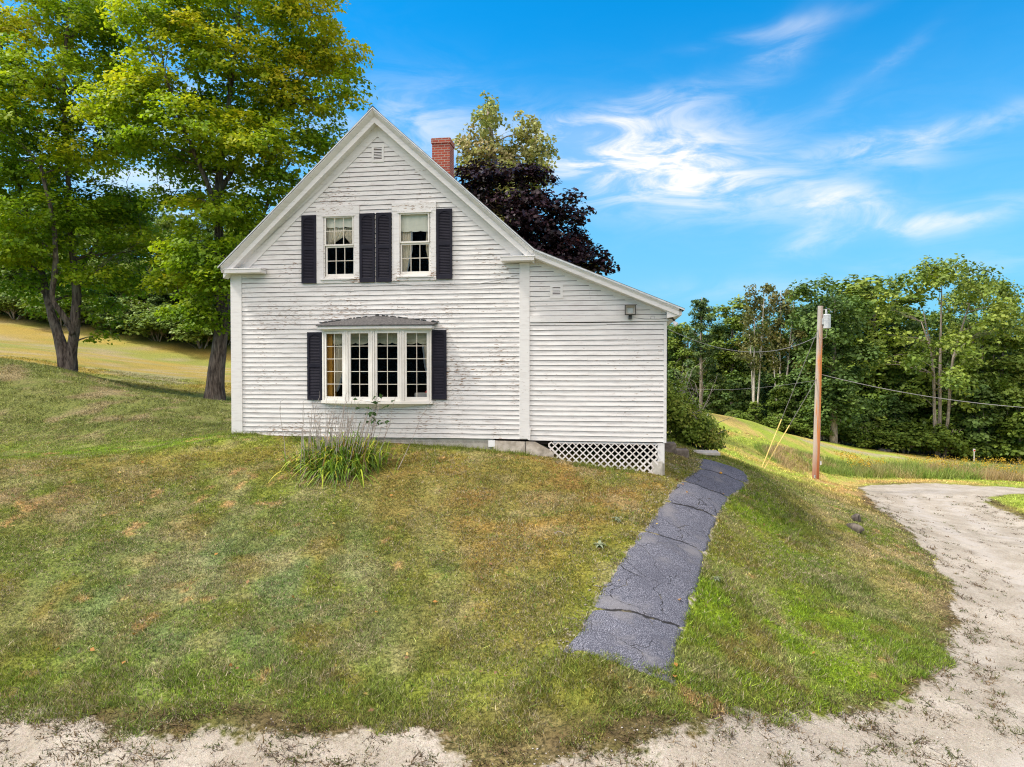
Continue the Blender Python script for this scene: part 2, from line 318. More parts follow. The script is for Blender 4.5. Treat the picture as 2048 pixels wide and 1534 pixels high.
class TPS:
    def __init__(s, P, lam=.15):
        s.x = P[:, :2]; n = len(P); d = np.linalg.norm(s.x[:, None] - s.x[None], axis=2)
        K = np.where(d > 0, d * d * np.log(d + 1e-9), 0) + lam * np.eye(n)
        Q = np.c_[np.ones(n), s.x]; A = np.block([[K, Q], [Q.T, np.zeros((3, 3))]])
        s.w = np.linalg.solve(A, np.r_[P[:, 2], 0, 0, 0])
    def __call__(s, x, y):
        x = np.asarray(x, float); y = np.asarray(y, float); q = np.stack([x.ravel(), y.ravel()], 1); o = np.empty(len(q))
        for i in range(0, len(q), 20000):
            b = q[i:i + 20000]; d = np.linalg.norm(b[:, None] - s.x[None], axis=2)
            o[i:i + 20000] = (d * d * np.log(d + 1e-9)) @ s.w[:-3] + s.w[-3] + b @ s.w[-2:]
        return o.reshape(x.shape)
_T = TPS(CP)
def H(x, y):
    x = np.asarray(x, float); y = np.asarray(y, float)
    r = np.hypot(x, y - 20); far = sstep(150, 260, r)
    h = _T(np.clip(x, -160, 160), np.clip(y, -80, 230)) + CAMZ
    h = h * (1 - far) + far * np.clip(h, -4, 14)
    near = 1 - sstep(20, 40, y)
    h = h + (fbm(x * .9, y * .9, 3) - .5) * .09 * near + (fbm(x * .35 + 40, y * .35, 3) - .5) * .22 * sstep(18, 30, y)
    return h
def H1(x, y): return float(H(np.array([x]), np.array([y]))[0])

DRIVE = [(-60, 6.0), (-14, 7.9), (-9, 7.55), (-5.67, 7.49), (-4.16, 7.33), (-3.39, 7.47), (-2.66, 7.39), (-1.93, 7.26), (-1.09, 7.2), (-.64, 7.01), (.24, 6.89), (1.17, 6.99), (2.0, 7.2),
         (2.75, 7.62), (3.93, 8.3), (5.18, 8.81), (6.33, 9.8), (7.85, 11.93), (9.07, 14.05), (9.82, 15.77), (10.13, 17.33), (11.32, 21.0), (12.6, 24.2), (13.58, 26.11), (14.6, 28.6), (16.67, 30.3),
         (18.67, 30.3), (20.53, 29.48), (21.84, 29.03), (30, 27.5), (45, 26), (45, 22), (30, 24), (23.5, 26.4), (20.8, 27.1), (19.3, 26.9), (18.1, 26.1), (17.5, 24.7), (16.9, 22.7), (15.9, 20), (15.2, 16),
         (14.2, 12), (12, 8), (9, 4), (5, 1.5), (-5, .5), (-60, 0)]
def sdist(poly, x, y):
    """signed distance to a polygon, positive inside"""
    P = np.array(poly, float); Q = np.roll(P, -1, 0); sh = x.shape; x = x.ravel(); y = y.ravel()
    d = np.full(x.shape, 1e9); ins = np.zeros(x.shape, bool)
    for (ax, ay), (bx, by) in zip(P, Q):
        ex, ey = bx - ax, by - ay; t = np.clip(((x - ax) * ex + (y - ay) * ey) / (ex * ex + ey * ey + 1e-12), 0, 1)
        d = np.minimum(d, np.hypot(x - ax - t * ex, y - ay - t * ey))
        c = ((ay > y) != (by > y))
        with np.errstate(divide='ignore', invalid='ignore'):
            xi = ax + (y - ay) * ex / (ey if ey != 0 else 1e-12)
        ins ^= c & (x < xi)
    return np.where(ins, d, -d).reshape(sh)
WL = [(.65, 8.31), (.91, 8.76), (1.11, 9.35), (1.69, 10.62), (2.34, 11.95), (3.02, 13.44), (3.92, 15.21), (4.40, 16.1), (4.62, 16.75), (4.85, 17.25)]
WR = [(1.85, 8.04), (2.1, 8.72), (2.37, 9.35), (2.85, 10.55), (3.30, 11.72), (4.02, 13.44), (4.72, 14.9), (5.45, 16.1), (5.82, 16.75), (5.92, 17.35)]
WALKP = WL + WR[::-1]
HOUSE_O = (-6.62, 16.2, 2.6); YAW = R(-8)
def hw(u, w, v=0.0):
    c, s = math.cos(YAW), math.sin(YAW)
    return (HOUSE_O[0] + u * c - w * s, HOUSE_O[1] + u * s + w * c, HOUSE_O[2] + v)

def gauss(x, y, cx, cy, rx, ry): return np.exp(-(((x - cx) / rx) ** 2 + ((y - cy) / ry) ** 2))
def lawn_col(x, y):
    """natural colour of the turf: species and dryness patches, plus a painted shade band on the bank"""
    def mixc(c, col, w): return c * (1 - w[..., None]) + np.array(col) * w[..., None]
    n1 = fbm(x * .55, y * .55); n2 = fbm(x * 1.7 + 31, y * 1.7 + 7); n3 = fbm(x * .22 + 70, y * .22 + 3); n4 = fbm(x * 3.4 + 5, y * 3.4 + 50)
    c = np.zeros(x.shape + (3,)) + np.array((.185, .160, .048))
    c = mixc(c, (.135, .165, .030), sstep(.42, .6, n1))
    # clover and blue-green patches on the front lawn
    c = mixc(c, (.120, .165, .066), np.clip(gauss(x, y, -4.6, 10.3, 2.6, 2.2) + .6 * gauss(x, y, -2.2, 9.4, 2.5, 1.6), 0, 1) * sstep(.38, .55, n2) * .9)
    # dry thatch between the house and the walk, and beside the house
    c = mixc(c, (.245, .150, .055), np.clip(gauss(x, y, 1.2, 13.3, 3.2, 2.2) + .7 * gauss(x, y, -4.5, 14.8, 4.5, 1.0) + .6 * gauss(x, y, .2, 10.4, 1.8, 2.4), 0, 1) * sstep(.36, .58, n2 * .6 + n1 * .4) * .85)
    c = mixc(c, (.26, .17, .12), gauss(x, y, -9.3, 12.6, 2.6, 1.1) * sstep(.45, .6, n2) * .7)
    # lusher turf right of the walk and along the drive
    c = mixc(c, (.160, .240, .014), np.clip(1.4 * gauss(x, y, 4.4, 9.8, 3.0, 2.0) + gauss(x, y, 5.9, 14.8, 1.6, 2.4) * 1.3 + .6 * gauss(x, y, -3, 8.0, 4.5, .6), 0, 1) * sstep(.33, .52, n2 + .05) * .9)
    c = mixc(c, (.170, .245, .026), np.clip(1.3 * gauss(x, y + .12 * (x + 8), -11, 16.3, 6.5, 1.2), 0, 1) * sstep(.22, .42, n2) * .95)
    # shade of the bank painted as a dark green band; bare, strawy slope by the drive
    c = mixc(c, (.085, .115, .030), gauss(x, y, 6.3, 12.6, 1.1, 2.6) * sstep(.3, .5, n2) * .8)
    c = mixc(c, (.36, .275, .155), np.clip(1.2 * gauss(x, y, 8.15, 14.4, 1.15, 2.9) + .8 * gauss(x, y, 9.8, 19.5, 1.4, 3), 0, 1) * sstep(.34, .52, n2) * .95)
    st_ = .5 + .5 * np.sin((x + .22 * y + .5 * fbm(x * .5, y * .5, 2)) * 5.2); sg = gauss(x, y, -3.8, 10.4, 3.4, 2.6) * sstep(.3, .9, st_)
    c = mixc(c, (.20, .255, .125), sg * .42)
    # pale thatch flecks
    c = mixc(c, (.33, .275, .18), sstep(.56, .66, fbm(x * 1.3 + 90, y * 1.3 + 22)) * .34 * (y < 19))
    # bare earth spots
    c = mixc(c, (.36, .235, .12), sstep(.69, .75, n4) * sstep(.46, .6, n1) * .85 * (y < 20))
    # mound on the left
    mo = sstep(16.5, 19, y) * (1 - sstep(27, 30, y)) * sstep(-5, -8, x)
    c = mixc(c, (.140, .160, .055), mo * .9); c = mixc(c, (.235, .185, .125), mo * sstep(.57, .68, n2 * .5 + n1 * .5) * .8)
    # hay field behind, ochre with green bands
    fi = sstep(29, 33, y) * sstep(4, -2, x)
    c = mixc(c, (.34, .255, .07), fi); c = mixc(c, (.24, .25, .065), fi * sstep(.47, .58, n3 * .5 + fbm(x * .12, y * .5) * .5)); c = mixc(c, (.34, .28, .2), fi * sstep(.55, .65, n1) * .7)
    # grassy hill and field to the right
    hi = sstep(21, 26, y) * sstep(3, 7, x)
    c = mixc(c, (.31, .37, .075), hi); c = mixc(c, (.50, .36, .15), hi * sstep(.48, .62, n1) * .8); c = mixc(c, (.30, .40, .05), hi * sstep(.55, .66, n2) * .7)
    # trodden earth round the drive's bend
    c = mixc(c, (.46, .31, .145), np.clip(1.3 * gauss(x, y, 12.4, 24.6, 1.7, 3.6) + gauss(x, y, 16, 31.2, 6, .9), 0, 1) * sstep(.30, .46, n2) * .95)
    c = c * (1 + .0 * x[..., None])
    # strip of grey gravel track beyond
    c = mixc(c, (.36, .34, .31), np.exp(-((y - 41.5 - .12 * (x - 15)) / 1.1) ** 2) * sstep(13, 16, x) * sstep(.4, .52, n1) * .9)
    # forest floor
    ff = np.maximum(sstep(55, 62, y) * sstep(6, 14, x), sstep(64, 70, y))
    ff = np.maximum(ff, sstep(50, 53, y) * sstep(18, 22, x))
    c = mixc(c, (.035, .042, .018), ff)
    v = .90 + .30 * fbm(x * 6.1 + 9, y * 6.1 + 4, 2)
    return c * v[..., None] * np.array((.97, .98, .88))

def axis(lo, hi, a, b, st, g=1.09):
    mid = list(np.arange(a, b, st)); up = []; p = mid[-1]; d = st
    while p < hi: d *= g; p += d; up.append(p)
    dn = []; p = a; d = st
    while p > lo: d *= g; p -= d; dn.append(p)
    return np.array(dn[::-1] + mid + up)
xs = axis(-420, 420, -13, 15, .11, 1.07); ys = axis(-200, 700, 5.5, 19, .11, 1.055)
XX, YY = np.meshgrid(xs, ys); ZZ = H(XX, YY)
SD = sdist(DRIVE, XX, YY)
ZZ -= .05 * sstep(-.3, .6, SD) * (1 - sstep(40, 60, YY)) + 0.0
gmask = sstep(-.75, .75, SD + (fbm(XX * .8, YY * .8, 3) - .5) * .9)
# pebbly strip beside the walk near the house
gmask = np.maximum(gmask, .47 * gauss(XX, YY, 3.75, 15.7, .45, 1.0)); gmask = np.maximum(gmask, .40 * gauss(XX, YY, 2.2, 12.2, .35, .9))
wd = sdist(WALKP, XX, YY); gmask = np.maximum(gmask, .52 * np.exp(-(wd / .13) ** 2))
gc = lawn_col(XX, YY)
edge = (np.exp(-((SD + .12) / .36) ** 2) * (.45 + .55 * sstep(.35, .6, fbm(XX * 1.6, YY * 1.6, 3))))[..., None] * .9
gc = gc * (1 - edge) + np.array((.105, .078, .042)) * edge
ny, nx = XX.shape
idx = np.arange(ny * nx).reshape(ny, nx)
FQ = np.stack([idx[:-1, :-1], idx[:-1, 1:], idx[1:, 1:], idx[1:, :-1]], -1).reshape(-1, 4)
VQ = np.stack([XX, YY, ZZ], -1).reshape(-1, 3); CQ = gc.reshape(-1, 3); GQ = gmask.ravel(); TQ = np.clip(np.exp(-((SD - 1.55) / .33) ** 2) + np.exp(-((SD - 3.1) / .36) ** 2), 0, 1).ravel() * .8
fsd = SD.ravel()[FQ].mean(1) + (fbm(VQ[FQ, 0].mean(1) * 2.2, VQ[FQ, 1].mean(1) * 2.2, 3) - .5) * .5
def sub(name, sel):
    F = FQ[sel]; u, inv = np.unique(F, return_inverse=True)
    o = np_mesh(name, VQ[u], inv.reshape(F.shape), M['ground'], None, CQ[u], True, attrs={'gravel': GQ[u], 'track': TQ[u]}); tag(o, kind='structure'); return o
ground = sub('ground', fsd <= 0); driveway = sub('driveway', fsd > 0)

# asphalt walk: a slab with thickness, ragged edges, transverse joints
def resample(P, n):
    P = np.array(P, float); d = np.r_[0, np.cumsum(np.linalg.norm(np.diff(P, axis=0), axis=1))]
    t = np.linspace(0, d[-1], n); return np.stack([np.interp(t, d, P[:, i]) for i in (0, 1)], 1)
NA, NB = 190, 26
La, Ra = resample(WL, NA), resample(WR, NA)
t = np.linspace(0, 1, NA); s = np.linspace(0, 1, NB)
jag = (fbm(t * 40, t * 0 + 3.3, 5) - .5) * .17; jag2 = (fbm(t * 40, t * 0 + 8.8, 5) - .5) * .20
La = La + np.stack([jag, jag * .3], 1); Ra = Ra + np.stack([jag2, jag2 * .3], 1)
WX = La[:, None, 0] * (1 - s) + Ra[:, None, 0] * s; WY = La[:, None, 1] * (1 - s) + Ra[:, None, 1] * s
endj = (fbm(s * 5, s * 0 + 1.7, 4) - .5) * .34 + .28 * (s - .35) ; WY = WY - np.outer(np.clip(1 - t * 12, 0, 1), endj + .05) * 1.0
WX = WX + (fbm(WX * 3, WY * 3, 2) - .5) * .03
WZ = H(WX, WY) + .004 + .012 * np.sin(np.pi * s)[None, :] ** .5
joint = np.zeros(WX.shape)
for tj, k, wd_ in ((.90, .03, .010), (.735, .014, .010), (.585, .010, .010), (.40, .012, .008), (.12, .02, .010)):
    tt = tj + k * (s - .5) + (fbm(s * 5 + tj * 50, s * 0 + tj * 9, 3) - .5) * .018
    joint = np.maximum(joint, np.exp(-((t[:, None] - tt[None, :]) / (wd_ * .55)) ** 2))
WZ = WZ - .012 * joint
gi = np.arange(NA * NB).reshape(NA, NB)
Fw = np.stack([gi[:-1, :-1], gi[:-1, 1:], gi[1:, 1:], gi[1:, :-1]], -1).reshape(-1, 4)
ring = np.r_[gi[0, :], gi[1:, -1], gi[-1, -2::-1], gi[-2:0:-1, 0]]
Vw = np.stack([WX, WY, WZ], -1).reshape(-1, 3); n0 = len(Vw); Vs = Vw[ring].copy(); Vs[:, 2] -= .09
Vw2 = np.r_[Vw, Vs]; rr = np.arange(len(ring)); rn = (rr + 1) % len(ring)
Fs = np.stack([ring[rn], ring[rr], n0 + rr, n0 + rn], 1)
walk = np_mesh('path', Vw2, np.r_[Fw, Fs], M['asphalt'], None, None, False, attrs={'joint': np.r_[joint.ravel(), np.zeros(len(ring))]})
tag(walk, kind='structure')

# ------------------------------------------------------------------ the house (local frame: x along the front, y into the house, z up)
HS = empty('farmhouse', HOUSE_O, YAW)
tag(HS, 'white clapboard farmhouse with peeling paint, steep gable and lower lean-to side', 'house')
UM, UL, DEP = 7.07, 10.05, 9.0
def vL(u): return 4.06 + .930 * (u + .145)
def vR(u): return 7.53 - .896 * (u - 3.585)
def vN(u): return 4.27 - .420 * (u - 7.226)
def roofv(u): return min(vL(u), vR(u)) if u < 7.226 else vN(u)

def clap(mb, T, u0, u1, v0, expo, vtop, holes=(), lip=.019, seed=1, gap=.0062):
    """lapped boards; T(u,d,v) -> local xyz ; vtop(u) upper limit; holes: (ua,ub,va,vb)"""
    rd = random.Random(seed); v = v0; i = 0
    while True:
        ve = v + expo
        # extent where the course is under the roof line
        us = [u0 + (u1 - u0) * k / 240 for k in range(241)]
        ok = [u for u in us if vtop(u) > v + .02]
        if not ok: break
        a, b = ok[0], ok[-1]; segs = [(a, b)]
        for (ha, hb, va, vb) in holes:
            if ve > va and v < vb:
                ns = []
                for (p, q) in segs:
                    if hb <= p or ha >= q: ns.append((p, q)); continue
                    if ha > p: ns.append((p, ha))
                    if hb < q: ns.append((hb, q))
                segs = ns
        for (p, q) in segs:
            cuts = [p]; x = p + rd.uniform(1.2, 3.4)
            while x < q - .7: cuts.append(x); x += rd.uniform(2.2, 4.4)
            cuts.append(q)
            for c0, c1 in zip(cuts[:-1], cuts[1:]):
                ja = rd.gauss(0, .0022); n = max(2, int((c1 - c0) / .35)); e0 = rd.uniform(0, 7)
                pts = [c0 + (c1 - c0) * k / n for k in range(n + 1)]
                pts[-1] -= .0015 if c1 < q else 0
                vb_ = [v + ja + .0028 * math.sin(x_ * 1.3 + e0) for x_ in pts]
                db = [lip + .0022 * math.sin(x_ * 2.1 + e0 * 2) for x_ in pts]
                for k in range(n):
                    x0_, x1_ = pts[k], pts[k + 1]
                    mb.poly([T(x0_, db[k], vb_[k] + gap), T(x1_, db[k + 1], vb_[k + 1] + gap), T(x1_, .001, ve + .014), T(x0_, .001, ve + .014)])
                    mb.poly([T(x0_, .002, vb_[k] - .004), T(x1_, .002, vb_[k + 1] - .004), T(x1_, db[k + 1], vb_[k + 1] + gap), T(x0_, db[k], vb_[k] + gap)], 1)  # dark strip at each lap paints in its shadow line
        v = ve; i += 1
        if v > 9: break
front = lambda u, d, v: (u, -d, v)
W1, W2 = (2.11, 3.155, 3.64, 5.41), (3.925, 4.962, 3.665, 5.435)
holes_main = [(2.31, 3.02, 3.76, 5.21), (4.11, 4.81, 3.78, 5.23), (2.34, 4.80, .98, 2.50)]
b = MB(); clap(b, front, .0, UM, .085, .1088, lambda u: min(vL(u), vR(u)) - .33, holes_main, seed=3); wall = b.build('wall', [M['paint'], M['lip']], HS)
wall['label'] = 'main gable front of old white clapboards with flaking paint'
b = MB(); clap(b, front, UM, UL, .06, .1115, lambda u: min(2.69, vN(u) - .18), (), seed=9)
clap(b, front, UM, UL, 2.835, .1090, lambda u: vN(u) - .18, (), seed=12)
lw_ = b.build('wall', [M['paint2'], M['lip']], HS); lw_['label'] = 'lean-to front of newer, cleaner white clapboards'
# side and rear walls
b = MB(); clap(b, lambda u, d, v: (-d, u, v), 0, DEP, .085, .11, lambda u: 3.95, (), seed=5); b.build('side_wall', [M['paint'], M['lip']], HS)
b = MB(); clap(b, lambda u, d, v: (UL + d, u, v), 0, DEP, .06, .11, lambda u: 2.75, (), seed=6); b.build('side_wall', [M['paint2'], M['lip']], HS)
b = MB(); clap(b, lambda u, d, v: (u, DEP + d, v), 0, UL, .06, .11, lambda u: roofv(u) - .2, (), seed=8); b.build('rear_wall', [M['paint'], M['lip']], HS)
# dark interior: floors, a partition set back from the windows
b = MB(); b.box(.03, UL - .03, .03, DEP - .03, -.02, .05); b.box(.03, UM, .3, DEP - .03, 2.62, 2.72)
b.extrude([(.03, 4.2, .06), (UM - .02, 4.2, .06), (UM - .02, 4.2, 3.9), (3.58, 4.2, 6.9), (.03, 4.2, 3.9)], (0, .1, 0)); b.box(UM - .05, UM + .05, .05, DEP - .05, .06, 3.9)
b.build('interior', M['room'], HS)
# corner boards
def part_box(name, mat, *bx, bevel=.004, label=None):
    q = MB(); q.box(*bx); o = q.build(name, mat, HS, bevel=bevel)
    if label: o['label'] = label
    return o
part_box('corner_board', M['trim'], -.012, .245, -.034, -.002, .10, 3.885)
part_box('corner_board', M['trim'], 6.855, 7.085, -.034, -.002, .10, 4.02)
part_box('corner_board', M['trim'], -.034, -.013, -.03, .16, .10, 3.885)
q = MB(); q.box(7.055, 7.105, -.05, -.035, .08, .34, rot=Matrix.Rotation(R(4), 3, 'Y')); q.build('loose_trim', M['trim'], HS)
part_box('corner_board', M['trim'], UL - .045, UL + .02, -.024, -.002, .05, 2.68)
part_box('trim_shadow', M['lip'], UM + .02, UL + .01, -.012, -.001, 2.668, 2.692, bevel=0)  # dark strip painted as the shadow line below the trim board
part_box('trim_board', M['trim'], UM + .02, UL + .06, -.036, -.002, 2.692, 2.83)
# frieze boards following the rakes
b = MB()
P1 = [(.40, vL(.40) - .565), (3.585, 6.967), (3.585, 7.26), (.0, vL(0) - .27), (.0, 3.985), (.335, 3.985)]
b.extrude([(u, -.003, v) for u, v in P1], (0, -.026, 0)); b.build('frieze_board', M['trim'], HS)
b = MB(); P2 = [(3.587, 6.967), (6.70, vR(6.70) - .565), (6.78, 4.125), (7.12, 4.125), (7.12, vR(7.12) - .27), (3.587, 7.26)]
b.extrude([(u, -.003, v) for u, v in P2], (0, -.026, 0)); b.build('frieze_board', M['trim'], HS)
b = MB(); P3 = [(7.09, vN(7.09) - .295), (9.95, vN(9.95) - .285), (9.95, vN(9.95) - .10), (7.09, vN(7.09) - .10)]
b.extrude([(u, -.003, v) for u, v in P3], (0, -.022, 0)); b.build('frieze_board', M['trim'], HS)
# rake cornice: sloping crown, flat fascia, soffit
PROF = [(.335, .052), (.335, .078), (.215, .178), (.215, .188), (.225, .188), (.225, .318), (.004, .318), (.004, .052)]
def rake(prof, ua, ub, f, name):
    q = MB(); q.prism(None, [(ua, -d, f(ua) - t_) for d, t_ in prof], [(ub, -d, f(ub) - t_) for d, t_ in prof]); return q.build(name, M['trim'], HS)
rake(PROF, -.10, 3.5845, vL, 'rake_cornice'); rake(PROF, 3.5855, 7.20, vR, 'rake_cornice')
PROF2 = [(.335, .040), (.335, .066), (.318, .074), (.305, .098), (.296, .098), (.296, .188), (.27, .188), (.262, .20), (.004, .20), (.004, .040)]
rake(PROF2, 7.205, 10.30, vN, 'rake_cornice')
# eave soffits and fascias along the sides
q = MB(); q.prism(None, [(-.13, -.3, 4.02), (.0, -.0, 4.02), (.0, -.0, 3.88), (-.10, -.3, 3.90)], [(-.13, DEP + .3, 4.02), (.0, DEP + .3, 4.02), (.0, DEP + .3, 3.88), (-.10, DEP + .3, 3.90)]); q.build('eave_soffit', M['trim'], HS)
q = MB(); q.prism(None, [(UL + .005, -.262, 2.90), (10.36, -.262, 2.895), (10.36, -.262, 2.80), (UL + .005, -.262, 2.74)], [(UL + .005, DEP + .3, 2.90), (10.36, DEP + .3, 2.895), (10.36, DEP + .3, 2.80), (UL + .005, DEP + .3, 2.74)]); q.build('eave_soffit', M['trim'], HS)
# cornice returns
for (a_, b_, z0_, z1_) in ((-.02, .875, 3.887, 3.965), (6.475, 7.215, 4.025, 4.105)):
    q = MB(); q.box(a_, b_, -.318, -.036, z0_, z1_); q.box(a_ - .015, b_ + .015, -.332, -.036, z1_, z1_ + .022)
    q.poly([(a_, -.318, z1_ + .022), (b_, -.318, z1_ + .022), (b_, -.03, z1_ + .06), (a_, -.03, z1_ + .06)]); q.build('cornice_return', M['trim'], HS, bevel=.004)
# roofs
def slab(ua, ub, f, th, y0, y1):
    q = MB(); q.prism(None, [(ua, y0, f(ua)), (ub, y0, f(ub)), (ub, y0, f(ub) - th), (ua, y0, f(ua) - th)], [(ua, y1, f(ua)), (ub, y1, f(ub)), (ub, y1, f(ub) - th), (ua, y1, f(ua) - th)]); return q
q = slab(-.155, 3.585, vL, .05, -.345, DEP + .34); q2 = slab(3.586, 7.226, vR, .05, -.345, DEP + .34)
q.build('roof', M['shingle'], HS); q2.build('roof', M['shingle'], HS); slab(7.227, 10.41, vN, .036, -.345, DEP + .34).build('roof', M['shingle'], HS)
q = MB()
for ua, ub, f in ((-.165, 3.585, vL), (3.586, 7.226, vR), (7.228, 10.41, vN)):
    q.prism(None, [(ua, -.352, f(ua) - .012), (ub, -.352, f(ub) - .012), (ub, -.352, f(ub) - .046), (ua, -.352, f(ua) - .046)], [(ua, -.346, f(ua) - .012), (ub, -.346, f(ub) - .012), (ub, -.346, f(ub) - .046), (ua, -.346, f(ua) - .046)])
q.build('drip_edge', M['steel'], HS)
q = MB(); rd = random.Random(4)
for k in range(34):   # ridge cap shingles, a little uneven
    y_ = -.35 + k * .285; a_ = rd.uniform(-.008, .008)
    q.poly([(3.585 - .13, y_, vL(3.455) + .014 + a_), (3.585, y_, 7.552 + a_), (3.585, y_ + .3, 7.545), (3.455, y_ + .3, vL(3.455) + .008)])
    q.poly([(3.585, y_, 7.552 + a_), (3.585 + .13, y_, vR(3.715) + .014 + a_), (3.715, y_ + .3, vR(3.715) + .008), (3.585, y_ + .3, 7.545)])
q.build('ridge_cap', M['shingle'], HS)
# chimney
q = MB(); q.box(3.565, 4.11, 4.95, 5.50, 6.6, 8.44); q.box(3.542, 4.133, 4.927, 5.523, 8.442, 8.585)
ch = q.build('chimney', M['brick'], HS)
q = MB(); q.box(3.56, 4.115, 4.945, 5.505, 8.586, 8.605); q.build('chimney_cap', M['mortar'], ch)

# upper windows
def scallop(q, u0, u1, vt, vb, w, n, amp, mi=0, wav=.006):
    N_ = 8 * n; pr = []
    for k in range(N_ + 1):
        u = u0 + (u1 - u0) * k / N_; ph = (k / 8.0) % 1.0
        pr.append((u, w + wav * math.sin(k * .9), vb - amp * math.sin(math.pi * ph) ** .8))
    for p, r_ in zip(pr[:-1], pr[1:]):
        q.poly([p, r_, (r_[0], r_[1], vt), (p[0], p[1], vt)], mi)
def drape(q, left, right, w, n=26, folds=7, amp=.018, mi=0):
    """cloth between two edge curves given as lists of (u, v) from top to bottom"""
    def samp(L, t):
        f = t * (len(L) - 1); i = min(int(f), len(L) - 2); f -= i
        return (L[i][0] * (1 - f) + L[i + 1][0] * f, L[i][1] * (1 - f) + L[i + 1][1] * f)
    m_ = 14; g_ = []
    for j in range(m_ + 1):
        a, b_ = samp(left, j / m_), samp(right, j / m_)
        g_.append([(a[0] + (b_[0] - a[0]) * k / n, w + amp * math.sin(k / n * folds * 2 * math.pi), a[1] + (b_[1] - a[1]) * k / n) for k in range(n + 1)])
    for j in range(m_):
        for k in range(n): q.poly([g_[j + 1][k], g_[j + 1][k + 1], g_[j][k + 1], g_[j][k]], mi)
def upper_window(cs, du, dv, plain_top, label):
    u0, u1, v0, v1 = cs; q = MB()
    q.box(u0 - .0, u1 + .0, -.048, -.012, v1 - .19, v1); q.box(u0 + .004, u0 + .175, -.043, -.012, v0 + .0, v1 - .19)
    q.box(u1 - .13, u1 - .004, -.043, -.012, v0, v1 - .19); q.box(u0 + .176, u1 - .131, -.04, -.012, v0 + .005, v0 + .075)
    q.box(u0 + .10, u1 - .07, -.075, -.0, v0 + .076, v0 + .112); q.box(u0 + .14, u1 - .10, -.062, -.048, v1 - .235, v1 - .195)
    fr = q.build('window', M['casing'], HS, bevel=.003); fr['label'] = label
    gu0, gu1 = 2.343 + du, 2.978 + du
    # upper and lower sashes
    def sash(va, vb, ua, ub, w, rail, munt, cols=3, rows=2, side=.035):
        s_ = MB(); s_.box(ua - side, ua, w, w + .03, va - rail[0], vb + rail[1]); s_.box(ub, ub + side, w, w + .03, va - rail[0], vb + rail[1])
        s_.box(ua, ub, w, w + .03, va - rail[0], va); s_.box(ua, ub, w, w + .03, vb, vb + rail[1])
        o_ = s_.build('sash', M['sash'], fr, bevel=.003)
        if munt:
            m_ = MB()
            for k in range(1, cols): c_ = ua + (ub - ua) * k / cols; m_.box(c_ - .009, c_ + .009, w + .004, w + .013, va, vb)
            for k in range(1, rows): c_ = va + (vb - va) * k / rows; m_.box(ua, ub, w + .003, w + .012, c_ - .009, c_ + .009)
            m_.build('muntins', M['muntin'], fr)
        p_ = MB(); p_.poly([(ua, w + .016, va), (ub, w + .016, va), (ub, w + .016, vb), (ua, w + .016, vb)]); p_.build('pane', M['glass'], fr)
    sash(4.539 + dv, 5.149 + dv, gu0, gu1, -.028, (.035, .04), not plain_top)
    sash(3.858 + dv, 4.466 + dv, gu0 + .018, gu1 + .012, .006, (.055, .05), True)
    s_ = MB()   # stops and jamb liners around the recess
    s_.box(gu0 - .11, gu0 - .036, -.011, .06, 3.75 + dv, 5.22 + dv); s_.box(gu1 + .048, gu1 + .10, -.011, .06, 3.75 + dv, 5.22 + dv); s_.box(gu0 - .11, gu1 + .10, -.011, .06, 5.192 + dv, 5.24 + dv)
    s_.box(gu0 - .11, gu1 + .10, -.012, .06, 3.70 + dv, 3.80 + dv); s_.build('jamb', M['sash'], fr)
    c_ = MB()
    if not plain_top:
        scallop(c_, gu0 - .02, gu1 + .03, 5.20 + dv, 4.955 + dv, .07, 3, .018, 0); c_.build('blind', M['blind'], fr); c_ = MB()
        drape(c_, [(gu0 - .03, 4.97), (gu0 - .03, 4.70), (gu0 - .02, 4.50)], [(gu0 + .44, 4.93), (gu0 + .34, 4.72), (gu0 + .05, 4.53)], .12, folds=6); c_.build('curtain', M['curtain'], fr); c_ = MB()
        drape(c_, [(gu0 + .26, 4.93), (gu0 + .40, 4.72), (gu0 + .58, 4.50)], [(gu1 + .03, 4.97), (gu1 + .03, 4.70), (gu1 + .03, 4.42)], .15, folds=6)
        c_.build('curtain', M['curtain'], fr)
    else:
        scallop(c_, gu0 - .02, gu1 + .03, 5.21 + dv, 4.79 + dv, .07, 3, .022, 0); c_.build('blind', M['blind'], fr); c_ = MB()
        drape(c_, [(gu0 - .03, 4.85), (gu0 - .03, 4.4), (gu0 - .02, 3.86)], [(gu0 + .21, 4.85), (gu0 + .20, 4.42), (gu0 + .10, 3.88)], .12, folds=5); c_.build('curtain', M['curtain'], fr); c_ = MB()
        drape(c_, [(gu1 - .08, 4.85), (gu1 - .09, 4.4), (gu1 - .01, 4.06)], [(gu1 + .04, 4.85), (gu1 + .04, 4.4), (gu1 + .04, 4.06)], .13, folds=3)
        c_.build('curtain', M['curtain'], fr); c_ = MB()
        drape(c_, [(gu0 + .19, 4.84), (gu0 + .19, 4.42), (gu0 + .09, 3.88)], [(gu0 + .235, 4.82), (gu0 + .24, 4.40), (gu0 + .12, 3.88)], .115, folds=2); c_.build('lace_edge', M['lace'], fr)
    return fr
upper_window(W1, 0, 0, False, 'left upstairs window with crossed cream curtains')
upper_window(W2, 1.787, .022, True, 'right upstairs window with a long pale blind')

